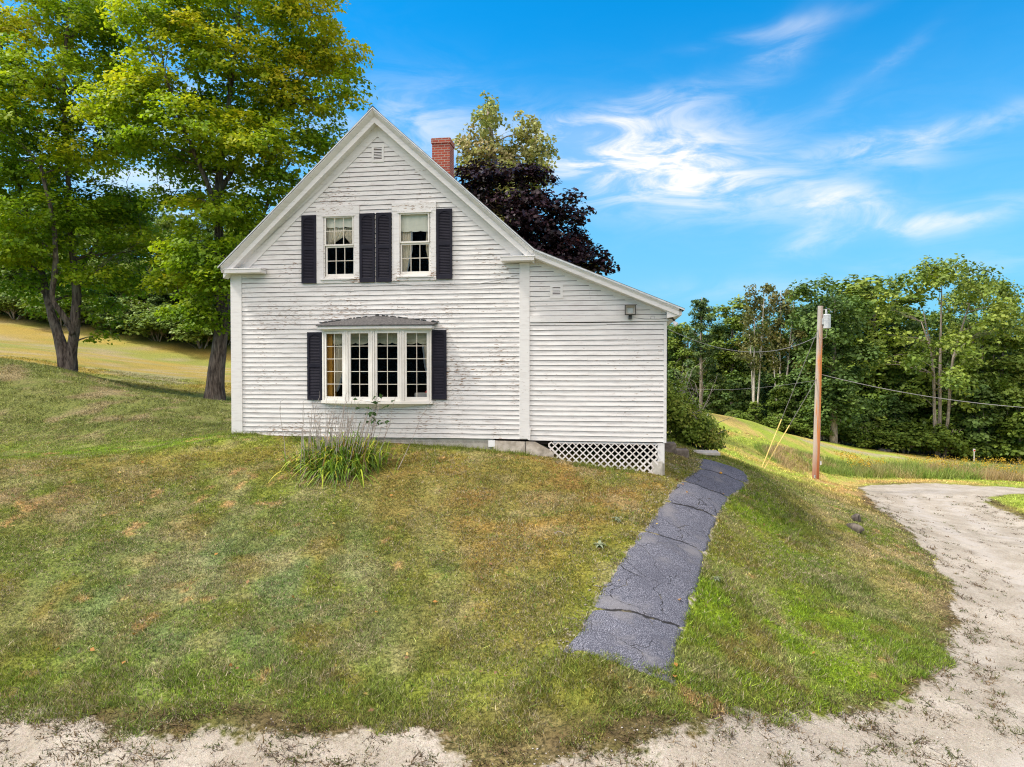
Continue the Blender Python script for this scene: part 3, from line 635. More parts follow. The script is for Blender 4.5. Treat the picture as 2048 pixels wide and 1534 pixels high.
# louvred shutters
def shutter_mesh(wd_, ht):
    q = MB(); st = .052; q.box(0, st, -.046, -.017, 0, ht); q.box(wd_ - st, wd_, -.046, -.017, 0, ht)
    mid = ht * .485
    for (a_, b_) in ((0, .10), (mid, mid + .085), (ht - .055, ht)): q.box(st, wd_ - st, -.046, -.017, a_, b_)
    q.box(st, wd_ - st, -.021, -.016, .1, ht - .05)
    # arched head of the upper panel
    n = 12; iw = wd_ - 2 * st
    for k in range(n):
        a0, a1 = k / n, (k + 1) / n; f = lambda a_: ht - .055 - .075 * (1 - math.sin(math.pi * a_) ** .75)
        q.extrude([(st + iw * a0, -.044, ht - .055), (st + iw * a1, -.044, ht - .055), (st + iw * a1, -.044, f(a1)), (st + iw * a0, -.044, f(a0))], (0, .022, 0))
    for (a_, b_) in ((.10, mid), (mid + .085, ht - .065)):
        k = int((b_ - a_) / .0345); stp = (b_ - a_) / k
        for j in range(k):
            z_ = a_ + j * stp
            q.prism(None, [(st, -.041, z_ + .002), (st, -.034, z_ + .002), (st, -.021, z_ + stp * .95), (st, -.026, z_ + stp * .95)], [(wd_ - st, -.041, z_ + .002), (wd_ - st, -.034, z_ + .002), (wd_ - st, -.021, z_ + stp * .95), (wd_ - st, -.026, z_ + stp * .95)])
    return q
proto_sh = None
def shutter(u, v, lab, wdt=.358, hgt=1.575, rot=0.0, loc=None):
    global proto_sh
    if proto_sh is None: o = shutter_mesh(.358, 1.575).build('shutter', M['shutter'], HS); proto_sh = o
    else: o = proto_sh.copy(); COL.objects.link(o); o.parent = HS
    o.location = loc if loc else (u, -.014, v); o.scale = (wdt / .358, 1, hgt / 1.575); o.rotation_euler = (0, rot, 0) if loc is None else (0, 0, R(90))
    if lab: o['label'] = lab
for (u, v, w_, r_, lb) in ((1.752, 3.648, .356, .003, None), (3.163, 3.647, .360, -.002, 'shutter with two worn nail heads between the upstairs windows'), (3.552, 3.650, .360, .002, None), (4.970, 3.690, .363, -.001, None), (1.880, .940, .356, .002, None), (4.835, .967, .364, -.003, None)):
    shutter(u, v, lb, w_, 1.575, r_)
shutter(0, 0, None, .45, 1.5, loc=(UL + .045, .62, 1.05))

# bay window
bay = None
BP = [(2.27, .10), (2.90, .235), (3.54, .275), (4.215, .235), (4.86, .10)]
q = MB()
q.poly([(2.27, -.10, .935), (2.27, 0, .935), (2.27, 0, 2.60), (2.27, -.10, 2.60)]); q.poly([(4.86, 0, .935), (4.86, -.10, .935), (4.86, -.10, 2.60), (4.86, 0, 2.60)])
# seat board and head board
def ringpoly(z0, z1, ex):
    pts = [(2.27 - ex, .0)] + [(u + (ex if i == 4 else -ex if i == 0 else 0), -d - ex) for i, (u, d) in enumerate(BP)] + [(4.86 + ex, .0)]
    return [(u, y_, z0) for u, y_ in pts], z1 - z0
pts, hgt = ringpoly(.868, .934, .022); q.extrude(pts, (0, 0, hgt)); pts, hgt = ringpoly(2.521, 2.60, .006); q.extrude(pts, (0, 0, hgt))
bay = q.build('bay_window', M['sash'], HS, bevel=.003); bay['label'] = 'four-light bow window with small panes under its own little roof'
def facet(i):
    (ua, da), (ub, db) = BP[i], BP[i + 1]; A = Vector((ua, -da, 0)); B = Vector((ub, -db, 0)); X = (B - A); Lf = X.length; X.normalize(); Nn = Vector((X.y, -X.x, 0))
    if Nn.y > 0: Nn = -Nn
    return lambda s_, d_, v: tuple(A + X * s_ + Nn * d_ + Vector((0, 0, v))), Lf
for i in range(4):
    T_, Lf = facet(i); s_ = MB()
    def fb(mb, a, b_, d0, d1, v0, v1):
        n0 = len(mb.v); mb.v += [T_(x, d, v) for v in (v0, v1) for d in (d0, d1) for x in (a, b_)]
        for qd in ((0, 2, 3, 1), (4, 5, 7, 6), (0, 1, 5, 4), (2, 6, 7, 3), (0, 4, 6, 2), (1, 3, 7, 5)): mb.f.append(tuple(n0 + k for k in qd)); mb.m.append(0)
    e = .045; g0, g1 = .105, Lf - .105; va, vb = 1.025, 2.468
    fb(s_, .004, e, -.055, .012, .936, 2.519); fb(s_, Lf - e, Lf - .004, -.055, .012, .936, 2.519)
    fb(s_, e + .006, g0, -.04, -.002, .938, 2.517); fb(s_, g1, Lf - e - .006, -.04, -.002, .938, 2.517)
    fb(s_, g0, g1, -.04, -.002, .938, va); fb(s_, g0, g1, -.04, -.002, vb, 2.517)
    s_.build('sash', M['sash'], bay, bevel=.002)
    m_ = MB(); c_ = (g0 + g1) / 2; fb(m_, c_ - .008, c_ + .008, -.024, -.014, va, vb)
    for k in range(1, 5): z_ = va + (vb - va) * k / 5; fb(m_, g0, g1, -.025, -.013, z_ - .008, z_ + .008)
    m_.build('muntins', M['muntin'], bay)
    p_ = MB(); p_.poly([T_(g0, -.02, va), T_(g1, -.02, va), T_(g1, -.02, vb), T_(g0, -.02, vb)]); p_.build('pane', M['glass'], bay)
# roof of the bay: low hip running out to the wall tips
q = MB(); ap = (3.56, -.012, 2.885); TL, TR = (2.10, -.012, 2.705), (4.985, -.012, 2.715); EL, EM, ER = (2.20, -.30, 2.655), (3.56, -.42, 2.652), (4.95, -.30, 2.660)
am = (3.30, -.03, 2.86); bm = (3.86, -.03, 2.86)
for tri in ((TL, EL, am), (EL, EM, am), (am, EM, ap), (ap, EM, bm), (EM, ER, bm), (ER, TR, bm)): q.poly(tri)
dn = lambda p: (p[0], p[1], p[2] - .022)
for a_, b_ in ((TL, EL), (EL, EM), (EM, ER), (ER, TR)): q.poly([dn(a_), dn(b_), b_, a_])
q.poly([dn(TL), dn(TR), dn(ER), dn(EM), dn(EL)]); q.build('roof', M['bayroof'], bay)
q = MB(); fs = lambda p, e, z_: (p[0] + e, p[1] + abs(e) * .6 + .012, z_)
fz1, fz0 = 2.631, 2.565
A_ = [(2.24, -.0, fz0), (2.235, -.275, fz0), (3.56, -.39, fz0), (4.915, -.275, fz0), (4.91, -.0, fz0)]
q.extrude(A_, (0, 0, fz1 - fz0)); q.build('fascia', M['trim'], bay, bevel=.003)
# debris of broken shingle and flashing along the roof/wall joint
q = MB(); rd = random.Random(21)
for k in range(60):
    u = rd.uniform(2.12, 4.95); vt = 2.71 + (.17 * (1 - abs(u - 3.56) / 1.45)); sz = rd.uniform(.015, .05)
    q.box(u, u + sz * 1.8, -.03 - rd.uniform(0, .015), -.012, vt + rd.uniform(-.012, .02), vt + rd.uniform(.022, .034), rot=Matrix.Rotation(rd.uniform(-.3, .3), 3, 'Y'))
q.build('roof_debris', M['fixture'], bay)['kind'] = 'stuff'
# curved underside tapering back to the wall
q = MB(); fr_ = [(2.275, .0)] + BP + [(4.855, .0)]
low = [(2.275, .868)] + [(u, .868 - .13 * math.sin(math.pi * (u - 2.27) / 2.59)) for u, d in BP] + [(4.855, .868)]
for i in range(6): q.poly([(fr_[i][0], -fr_[i][1], .867), (fr_[i + 1][0], -fr_[i + 1][1], .867), (low[i + 1][0], -.013, low[i + 1][1] - .002), (low[i][0], -.013, low[i][1] - .002)])
q.build('underside', M['trim'], bay)
# what shows behind the bay glass
q = MB(); scallop(q, 2.42, 4.78, 2.50, 2.27, .06, 8, .045); q.build('blind', M['bayblind'], bay)
q = MB(); drape(q, [(2.50, 2.32), (2.48, 1.7), (2.50, 1.14)], [(2.80, 2.32), (2.74, 1.75), (2.53, 1.13)], .14, folds=6, amp=.022); q.build('curtain', M['curtain'], bay); q = MB(); drape(q, [(4.60, 2.32), (4.66, 1.75), (4.76, 1.28)], [(4.80, 2.32), (4.80, 1.75), (4.80, 1.28)], .14, folds=3); q.build('curtain', M['curtain'], bay)
q = MB(); drape(q, [(2.79, 2.30), (2.73, 1.75), (2.52, 1.14)], [(2.86, 2.28), (2.79, 1.72), (2.55, 1.12)], .125, folds=3, amp=.02); q.build('lace_edge', M['lace'], bay); q = MB(); drape(q, [(4.57, 2.30), (4.63, 1.75), (4.74, 1.28)], [(4.61, 2.30), (4.67, 1.75), (4.77, 1.28)], .125, folds=3); q.build('lace_edge', M['lace'], bay)
q = MB(); q.box(2.33, 2.46, .02, .30, .96, 2.49); q.build('window_panelling', M['ochre'], bay)
q = MB(); q.box(4.40, 4.79, .10, .40, .93, 1.115); q.build('seat_back', M['sofa'], bay, bevel=.03)
q = MB()
for k in range(5):
    a0 = .055 * math.cos(k * .31); z_ = 1.115 + .06 * math.sin(k * .31) 
    q.box(4.70 - a0, 4.70 + a0, .2 - a0, .2 + a0, 1.112 + k * .013, 1.125 + k * .013)
q.build('red_ball', M['red'], bay)

# louvred vents
def vent(u0, u1, v0, v1, n, fw, lab):
    q = MB(); q.box(u0, u1, -.03, -.012, v1 - fw, v1); q.box(u0, u1, -.03, -.012, v0, v0 + fw); q.box(u0, u0 + fw, -.03, -.012, v0 + fw, v1 - fw); q.box(u1 - fw, u1, -.03, -.012, v0 + fw, v1 - fw)
    q.box(u0 + fw, u1 - fw, -.014, -.010, v0 + fw, v1 - fw, 1)  # dark backing paints in the shade between the slats
    st = (v1 - v0 - 2 * fw) / n
    for k in range(n):
        z_ = v0 + fw + k * st
        q.prism(None, [(u0 + fw, -.03, z_), (u0 + fw, -.025, z_), (u0 + fw, -.018, z_ + st * .5), (u0 + fw, -.022, z_ + st * .5)], [(u1 - fw, -.03, z_), (u1 - fw, -.025, z_), (u1 - fw, -.018, z_ + st * .5), (u1 - fw, -.022, z_ + st * .5)])
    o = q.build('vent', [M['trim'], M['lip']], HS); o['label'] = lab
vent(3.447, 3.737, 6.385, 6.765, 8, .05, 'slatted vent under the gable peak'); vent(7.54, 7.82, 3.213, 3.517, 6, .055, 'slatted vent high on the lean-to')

# floodlight, security light and their cable
fl = None; q = MB(); cu, cv = 9.285, 2.925
o8 = [(-.12, .12), (.12, .12), (.12, -.105), (-.12, -.105)]; i8 = [(-.075, .07), (.075, .07), (.075, -.05), (-.075, -.05)]
F_ = [(cu + a_, -.20, cv + b_) for a_, b_ in o8]; K_ = [(cu + a_, -.07, cv + b_) for a_, b_ in i8]
for i in range(4):
    j = (i + 1) % 4; q.poly([F_[i], F_[j], K_[j], K_[i]]); a_, b_ = o8[i]; a2, b2 = o8[j]
    q.poly([(cu + a_, -.20, cv + b_), (cu + a2, -.20, cv + b2), (cu + a2 * .84, -.206, cv + b2 * .84), (cu + a_ * .84, -.206, cv + b_ * .84)])
q.poly(K_[::-1]); q.box(cu - .035, cu + .035, -.12, -.012, cv - .19, cv - .10); fl = q.build('floodlight', M['fixture'], HS)
q = MB(); R1 = [(cu + a_ * .82, -.195, cv + b_ * .82) for a_, b_ in o8]; R2 = [(cu + a_ * .5, -.10, cv + b_ * .5 - .012) for a_, b_ in o8]
for i in range(4): j = (i + 1) % 4; q.poly([R1[i], R1[j], R2[j], R2[i]])
q.poly(R2); q.build('reflector', M['reflector'], fl)
q = MB(); q.tube([(9.33, -.03, 2.775), (9.6, -.042, 2.742), (9.9, -.04, 2.735), (10.10, -.045, 2.75)], .005, 6); q.tube([(9.72, -.04, 2.74), (9.73, -.04, 2.80), (9.80, -.04, 2.802), (9.80, -.04, 2.75)], .003, 5); q.build('cable', M['wire'], HS)
q = MB(); q.box(10.06, 10.14, -.09, -.02, 2.74, 2.80); q.tube([(10.11, -.06, 2.76), (10.18, -.10, 2.745), (10.215, -.13, 2.69), (10.225, -.14, 2.655)], .022, 8)
sl = q.build('security_light', M['fixture'], HS)
q = MB(); q.tube([(10.20, -.13, 2.665), (10.26, -.16, 2.60)], [.03, .055], 10); q.build('lamp_head', M['whiteplastic'], sl)
q = MB(); q.tube([(3.75, -.03, 3.64), (4.2, -.028, 3.585), (4.7, -.025, 3.545), (5.2, -.025, 3.54), (5.9, -.025, 3.565), (6.4, -.025, 3.645), (6.83, -.025, 3.755)], .0045, 5); q.build('cable', M['cable'], HS)

# foundation
q = MB(); q.box(.02, 6.25, .03, .30, -.9, .082); q.box(-.0, .30, .30, DEP, -.9, .08); q.box(.02, UL - .3, DEP - .3, DEP, -1.2, .05)
q.build('foundation', M['concrete'], HS)
def lumpy(q, u0, u1, d, v0, v1, seed, top=None, n=9, m=5, amp=.022):
    """rough block face: front grid with noise, closed at the back"""
    g_ = []
    for j in range(m + 1):
        row = []
        for i in range(n + 1):
            u = u0 + (u1 - u0) * i / n; vt = top(u) if top else v1; v = v0 + (vt - v0) * j / m
            k = float(fbm(np.array([u * 7 + seed]), np.array([v * 7 + seed * 3]), 3)[0]) - .5
            ed = min(i, n - i, m - j, 2) / 2
            row.append((u + k * .02, -d * (.55 + .45 * ed) - k * amp * 3 * ed, v))
        g_.append(row)
    for j in range(m):
        for i in range(n): q.poly([g_[j][i], g_[j][i + 1], g_[j + 1][i + 1], g_[j + 1][i]])
    for i in range(n): q.poly([g_[m][i], g_[m][i + 1], (g_[m][i + 1][0], .25, g_[m][i + 1][2]), (g_[m][i][0], .25, g_[m][i][2])])
    for j in range(m):
        q.poly([(g_[j][0][0], .25, g_[j][0][2]), g_[j][0], g_[j + 1][0], (g_[j + 1][0][0], .25, g_[j + 1][0][2])]); q.poly([g_[j][n], (g_[j][n][0], .25, g_[j][n][2]), (g_[j + 1][n][0], .25, g_[j + 1][n][2]), g_[j + 1][n]])
for k, (a_, b_, z_, tp, lb) in enumerate(((6.26, 6.98, .04, lambda u: .05 - .02 * (u - 6.26), 'rough patched foundation stone under the corner board'), (7.0, 7.62, .02, lambda u: .04 if u < 7.2 else .04 - (u - 7.2) * .55, 'sloping foundation stone at the end of the lattice'))):
    q = MB(); lumpy(q, a_, b_, .05, -.75, z_, 3 + k * 9, tp); o = q.build('foundation_stone', M['stone'], HS, smooth=False); o['label'] = lb
q = MB(); q.box(6.15, 6.30, -.03, .05, -.09, .055); q.build('drain_vent', M['whiteplastic'], HS)
# lattice skirting of crossed slats, post and pier
q = MB(); la, lb_, lt, lo_ = 7.50, 9.90, .045, -.70
def slat(c, sgn, y0):
    # line v = lt - sgn*(u - c), clipped to the panel
    pts = []
    for u in (la, lb_):
        pass
    ua, ub = (c, c + (lt - lo_)) if sgn > 0 else (c - (lt - lo_), c)
    ua2, ub2 = max(ua, la), min(ub, lb_)
    if ub2 - ua2 < .05: return
    f = lambda u: lt - (u - c) if sgn > 0 else lt - (c - u)
    h_ = .028
    q.extrude([(ua2, y0, f(ua2) - h_), (ub2, y0, f(ub2) - h_), (ub2, y0, min(f(ub2) + h_, lt)), (ua2, y0, min(f(ua2) + h_, lt))], (0, -.006, 0))
c = 6.8
while c < 11.2: slat(c, 1, -.018); slat(c, -1, -.010); c += .1545
lat = q.build('lattice', M['lattice'], HS)
part_box('skirt_post', M['trim'], 9.885, 10.03, -.012, .09, -.40, .048)
part_box('skirt_rail', M['trim'], 7.6, 9.884, .02, .05, .0, .048)
q = MB(); lumpy(q, 9.765, 9.99, .03, -.9, -.352, 31, amp=.006); q.build('pier', M['concrete'], HS)
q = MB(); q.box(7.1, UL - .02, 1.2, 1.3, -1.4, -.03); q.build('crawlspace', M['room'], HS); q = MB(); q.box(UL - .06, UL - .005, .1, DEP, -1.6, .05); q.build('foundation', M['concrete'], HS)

# concrete steps and slab by the side door
st = empty('concrete_steps', hw(10.12, 2.9, 0), YAW); tag(st, 'two dark weathered concrete steps at the right end of the farmhouse', 'steps')
zt = -.19; q = MB(); q.box(0, .38, -.65, -.20, -.9, zt); q.build('upper_step', M['darkcon'], st, bevel=.015)
q = MB(); q.box(.381, .69, -.64, -.19, -.9, zt - .165); q.build('lower_step', M['darkcon'], st, bevel=.015)
px_, py_ = 5.05, 18.15
q = MB(); hz = H1(px_, py_); q.extrude([(-.42, -.30, 0), (.40, -.34, -.01), (.47, .22, 0), (-.38, .30, .01)], (0, 0, .07)); sb = q.build('stone_slab', M['concrete'], None, bevel=.012); sb.location = (px_, py_, hz - .005); tag(sb, 'flat pale stone slab between the steps and the asphalt walk', 'slab')

# ------------------------------------------------------------------ vegetation
FPX, PIT = 1365.0, R(1.0)
def W(px, py, Z):
    """world point at depth Z on the sight line measured in the photograph"""
    x = (px - 1024) / FPX; z = -(py - 767) / FPX
    d = (x, math.cos(PIT) + z * math.sin(PIT), -math.sin(PIT) + z * math.cos(PIT)); t_ = Z / d[1]
    return Vector((d[0] * t_, Z, d[2] * t_ + CAMZ))
def leaf_geo(P, N, size, width=.40, fold=.10):
    n = len(P); A = rng.normal(size=(n, 3)); N = N / np.linalg.norm(N, axis=1, keepdims=True)
    A -= N * (A * N).sum(1, keepdims=True); A /= np.linalg.norm(A, axis=1, keepdims=True); B = np.cross(N, A)
    s_ = size[:, None]
    V = np.stack([P - A * .5 * s_, P + B * width * s_ + N * fold * s_ - A * .05 * s_, P + A * .5 * s_ - N * .08 * s_, P - B * width * s_ + N * fold * s_ - A * .05 * s_], 1).reshape(-1, 3)
    return V, np.arange(n * 4).reshape(n, 4)
def crown_mesh(name, lobes, nclump, nleaf, leaf, rc, pal, mat, parent, flat=.42, up=.9, shell=.42, droop=0.0, tint=None, lowcut=-.75, jit=.16):
    """lobes: (x,y,z,rx,ry,rz); clumps of leaf-sized faces spread through each lobe"""
    PC = []; 
    vol = np.array([(l[3] * l[4] * l[5]) ** (2 / 3.) for l in lobes]); cnt = np.maximum(3, (nclump * vol / vol.sum())).astype(int)
    for l, c in zip(lobes, cnt):
        d = rng.normal(size=(c * 3, 3)); d /= np.linalg.norm(d, axis=1, keepdims=True); d = d[d[:, 2] > lowcut][:c]
        r = rng.random((len(d), 1)) ** shell
        q = np.array(l[:3]) + d * r * np.array(l[3:6])
        PC.append(np.c_[q, d, np.full(len(d), rng.normal() * .5)])
    PC = np.concatenate(PC); nc = len(PC)
    rad = rc * (.6 + .8 * rng.random(nc)); lb = rng.normal(size=nc) * .6 + PC[:, 6]
    k = np.maximum(4, (nleaf * (rad / rc) ** 2 * (.6 + .8 * rng.random(nc)))).astype(int); ci = np.repeat(np.arange(nc), k); n = len(ci)
    off = rng.normal(size=(n, 3)); off /= np.linalg.norm(off, axis=1, keepdims=True); off *= (rng.random((n, 1)) ** .5)
    rxy = np.hypot(off[:, 0], off[:, 1]); off[:, 2] = off[:, 2] * flat - .35 * rxy ** 2 * (1 + droop)
    P = PC[ci, :3] + off * rad[ci, None]
    N = np.array([0, 0, up]) + PC[ci, 3:6] * .45 + off * .25 + rng.normal(size=(n, 3)) * .42
    sz = leaf * (.65 + .7 * rng.random(n))
    V, F = leaf_geo(P, N, sz)
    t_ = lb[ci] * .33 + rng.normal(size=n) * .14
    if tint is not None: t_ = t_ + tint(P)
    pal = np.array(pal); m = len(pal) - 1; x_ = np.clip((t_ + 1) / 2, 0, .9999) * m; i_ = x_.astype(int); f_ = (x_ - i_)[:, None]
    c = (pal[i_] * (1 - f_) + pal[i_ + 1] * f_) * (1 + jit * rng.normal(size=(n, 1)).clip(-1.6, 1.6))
    np_mesh(name, V, F, mat, parent, np.repeat(c, 4, 0))
    return PC
def limb_path(a, b, sag=.12, n=5, wob=.06):
    a, b = Vector(a), Vector(b); L = (b - a).length; out = []
    for i in range(n + 1):
        t_ = i / n; p = a.lerp(b, t_); p.z += L * sag * math.sin(math.pi * t_) * (.6 - t_ * .5)
        if 0 < i < n: p += Vector((random.gauss(0, 1), random.gauss(0, 1), random.gauss(0, .6))) * L * wob * .5
        out.append(p)
    return out
def trunk_noise(pts, rads, n=12):
    return pts, rads
def branch_set(q, stems, targets, r0=.09, n=6):
    """limbs from the nearest lower stem point to every target"""
    allp = [(Vector(p), r) for pts, rr in stems for p, r in zip(pts, rr)]
    for tg in targets:
        tg = Vector(tg); best = min(allp, key=lambda pr: (tg - pr[0]).length + (3.0 if pr[0].z > tg.z - .3 else 0) )
        L = (tg - best[0]).length; rb = min(best[1] * .6, r0 * (.35 + L * .13))
        pt = limb_path(best[0], tg); q.tube(pt, [rb * (1 - .82 * i / (len(pt) - 1)) for i in range(len(pt))], n, cap=False)
def dense(pts, rads, m=4):
    """smooth a stem through its given points"""
    P = [Vector(p) for p in pts]; op, orr = [], []
    for i in range(len(P) - 1):
        p0 = P[max(i - 1, 0)]; p1 = P[i]; p2 = P[i + 1]; p3 = P[min(i + 2, len(P) - 1)]
        for k in range(m):
            t_ = k / m
            op.append(.5 * ((2 * p1) + (p2 - p0) * t_ + (2 * p0 - 5 * p1 + 4 * p2 - p3) * t_ * t_ + (3 * p1 - p0 - 3 * p2 + p3) * t_ ** 3)); orr.append(rads[i] * (1 - t_) + rads[i + 1] * t_)
    op.append(P[-1]); orr.append(rads[-1]); return op, orr
def gnarl(q, amp=.03, sc=3.0):
    V = np.array(q.v); k = (fbm(V[:, 0] * sc * 2 + V[:, 1] * 3, V[:, 2] * sc * .5 + V[:, 1] * sc, 3) - .5) * 2 * amp
    k2 = (fbm(V[:, 1] * sc * 2 + 11, V[:, 2] * sc * .5 + 5, 3) - .5) * 2 * amp
    V[:, 0] += k; V[:, 1] += k2; q.v = [tuple(v) for v in V]

MAPLE = [(.115, .215, .014), (.165, .285, .016), (.25, .375, .018), (.37, .45, .022), (.50, .49, .03), (.56, .44, .04)]
def rel(lst, base): return [tuple(Vector(p) - base) for p in lst]
def big_maple(name, label, Z, base_px, stems_px, lobes_px, nclump, nleaf, seed, tintf):
    global rng; rng = np.random.default_rng(seed); random.seed(seed)
    bx = W(base_px[0], base_px[1], Z); bz = H1(bx.x, Z); base = Vector((bx.x, Z, bz))
    root = empty(name, base); tag(root, label, 'tree'); m_px = Z / FPX
    q = MB(); stems = []
    for st_ in stems_px:
        pts = []; rr = []
        for (px, py, dz, wpx) in st_: p = W(px, py, Z + dz); pts.append(p - base); rr.append(wpx * m_px / 2 * .84)
        if pts[0].z < .6: pts[0].z = -.35; rr[0] *= 1.3
        pts, rr = dense(pts, rr); stems.append((pts, rr)); q.tube(pts, rr, 14)
    gnarl(q, .045, 2.6)
    lobes = []
    for (px, py, rx, ry, dz) in lobes_px:
        c = W(px, py, Z + dz) - base; lobes.append((c.x, c.y, c.z, rx * m_px, (rx + ry) * .55 * m_px, ry * m_px))
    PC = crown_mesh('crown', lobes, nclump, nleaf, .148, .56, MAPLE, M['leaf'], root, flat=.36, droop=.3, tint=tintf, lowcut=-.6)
    tg = [l[:3] for l in lobes]; branch_set(q, stems, tg, .10, 7)
    sel = PC[rng.choice(len(PC), 170, replace=False), :3]
    stems2 = stems + [([Vector(t_)], [.05]) for t_ in tg]
    branch_set(q, stems2, sel, .03, 4)
    q.build('trunk', M['maplebark'], root, smooth=True)
    return root
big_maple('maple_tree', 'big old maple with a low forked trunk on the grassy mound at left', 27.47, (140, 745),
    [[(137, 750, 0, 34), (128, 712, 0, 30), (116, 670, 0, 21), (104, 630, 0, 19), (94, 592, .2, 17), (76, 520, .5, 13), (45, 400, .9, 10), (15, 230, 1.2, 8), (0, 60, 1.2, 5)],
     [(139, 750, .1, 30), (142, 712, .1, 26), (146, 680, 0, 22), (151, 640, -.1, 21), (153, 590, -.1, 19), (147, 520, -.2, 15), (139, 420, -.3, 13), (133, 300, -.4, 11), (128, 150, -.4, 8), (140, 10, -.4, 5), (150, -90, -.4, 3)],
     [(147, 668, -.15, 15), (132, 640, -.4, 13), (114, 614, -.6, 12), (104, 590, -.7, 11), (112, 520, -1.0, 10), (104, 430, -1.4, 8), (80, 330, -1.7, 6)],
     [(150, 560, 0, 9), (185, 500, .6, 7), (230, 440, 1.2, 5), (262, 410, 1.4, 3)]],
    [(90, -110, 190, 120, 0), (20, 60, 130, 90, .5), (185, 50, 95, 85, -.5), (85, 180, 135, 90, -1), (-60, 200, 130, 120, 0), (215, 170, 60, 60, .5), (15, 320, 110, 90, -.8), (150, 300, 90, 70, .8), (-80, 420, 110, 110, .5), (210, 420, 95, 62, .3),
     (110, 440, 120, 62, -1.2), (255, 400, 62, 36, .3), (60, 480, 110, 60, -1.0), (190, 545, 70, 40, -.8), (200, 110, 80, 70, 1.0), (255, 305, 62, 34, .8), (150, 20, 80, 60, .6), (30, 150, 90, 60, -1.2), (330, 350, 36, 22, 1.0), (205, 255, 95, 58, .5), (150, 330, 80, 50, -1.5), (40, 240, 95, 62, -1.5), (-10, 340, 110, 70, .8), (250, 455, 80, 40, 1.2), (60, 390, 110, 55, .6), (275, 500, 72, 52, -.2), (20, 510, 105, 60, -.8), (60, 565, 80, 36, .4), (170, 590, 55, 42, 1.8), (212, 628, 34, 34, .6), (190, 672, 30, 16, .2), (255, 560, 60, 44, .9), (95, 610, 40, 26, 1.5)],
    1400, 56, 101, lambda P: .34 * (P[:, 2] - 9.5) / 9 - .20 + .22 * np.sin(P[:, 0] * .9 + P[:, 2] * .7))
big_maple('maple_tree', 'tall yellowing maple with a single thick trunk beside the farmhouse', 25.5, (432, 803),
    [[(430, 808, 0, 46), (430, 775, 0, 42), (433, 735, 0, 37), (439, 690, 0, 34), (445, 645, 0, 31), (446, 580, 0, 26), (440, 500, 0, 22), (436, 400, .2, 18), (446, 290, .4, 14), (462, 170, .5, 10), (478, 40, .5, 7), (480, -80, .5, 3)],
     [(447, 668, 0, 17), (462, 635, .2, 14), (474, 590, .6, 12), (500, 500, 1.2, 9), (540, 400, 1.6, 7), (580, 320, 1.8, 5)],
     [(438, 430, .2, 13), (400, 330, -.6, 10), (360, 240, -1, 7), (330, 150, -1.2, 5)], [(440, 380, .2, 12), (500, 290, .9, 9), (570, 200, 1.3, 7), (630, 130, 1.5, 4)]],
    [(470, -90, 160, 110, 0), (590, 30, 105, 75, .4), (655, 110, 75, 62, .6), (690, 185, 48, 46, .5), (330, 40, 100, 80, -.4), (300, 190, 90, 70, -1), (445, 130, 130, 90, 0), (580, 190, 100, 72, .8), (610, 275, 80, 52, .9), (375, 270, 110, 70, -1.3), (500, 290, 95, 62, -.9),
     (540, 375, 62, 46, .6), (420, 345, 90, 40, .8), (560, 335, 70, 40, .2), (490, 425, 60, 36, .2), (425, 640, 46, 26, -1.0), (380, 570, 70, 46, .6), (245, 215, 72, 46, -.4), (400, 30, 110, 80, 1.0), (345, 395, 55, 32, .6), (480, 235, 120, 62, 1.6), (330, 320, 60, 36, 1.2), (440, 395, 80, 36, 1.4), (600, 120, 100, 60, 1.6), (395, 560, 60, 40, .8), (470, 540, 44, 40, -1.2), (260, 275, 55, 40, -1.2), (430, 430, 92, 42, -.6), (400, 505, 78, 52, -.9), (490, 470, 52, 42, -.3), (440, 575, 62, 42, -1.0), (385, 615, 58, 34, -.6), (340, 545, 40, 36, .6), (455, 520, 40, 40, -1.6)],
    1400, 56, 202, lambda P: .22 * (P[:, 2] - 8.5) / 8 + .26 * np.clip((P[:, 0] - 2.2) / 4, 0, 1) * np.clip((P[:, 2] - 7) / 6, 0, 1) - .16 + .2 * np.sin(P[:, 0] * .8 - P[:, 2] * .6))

# copper maple and poplar behind the house
def behind(name, label, Z, lobes_px, nclump, nleaf, leaf, rc, pal, mat, seed, trunk_px, bark, **kw):
    global rng; rng = np.random.default_rng(seed); random.seed(seed); b0 = W(trunk_px[0][0], trunk_px[0][1], Z); base = Vector((b0.x, Z, H1(b0.x, Z)))
    root = empty(name, base); tag(root, label, 'tree'); m_px = Z / FPX; q = MB(); stems = []
    pts = [Vector((0, 0, -.3))] + [W(px, py, Z) - base for px, py in trunk_px]; rr = [.32 * (1 - .8 * i / len(pts)) for i in range(len(pts))]
    pts, rr = dense(pts, rr, 3); q.tube(pts, rr, 10); stems.append((pts, rr)); lobes = []
    for (px, py, rx, ry, dz) in lobes_px:
        c = W(px, py, Z + dz) - base; lobes.append((c.x, c.y, c.z, rx * m_px, (rx + ry) * .55 * m_px, ry * m_px))
    PC = crown_mesh('crown', lobes, nclump, nleaf, leaf, rc, pal, mat, root, **kw)
    branch_set(q, stems, [l[:3] for l in lobes], .08, 6); branch_set(q, stems + [([Vector(l[:3])], [.05]) for l in lobes], PC[rng.choice(len(PC), 90, replace=False), :3], .03, 4)
    q.build('trunk', bark, root, smooth=True); return root
PUR = [(.008, .006, .009), (.014, .008, .012), (.026, .012, .017), (.045, .018, .022), (.080, .028, .024)]
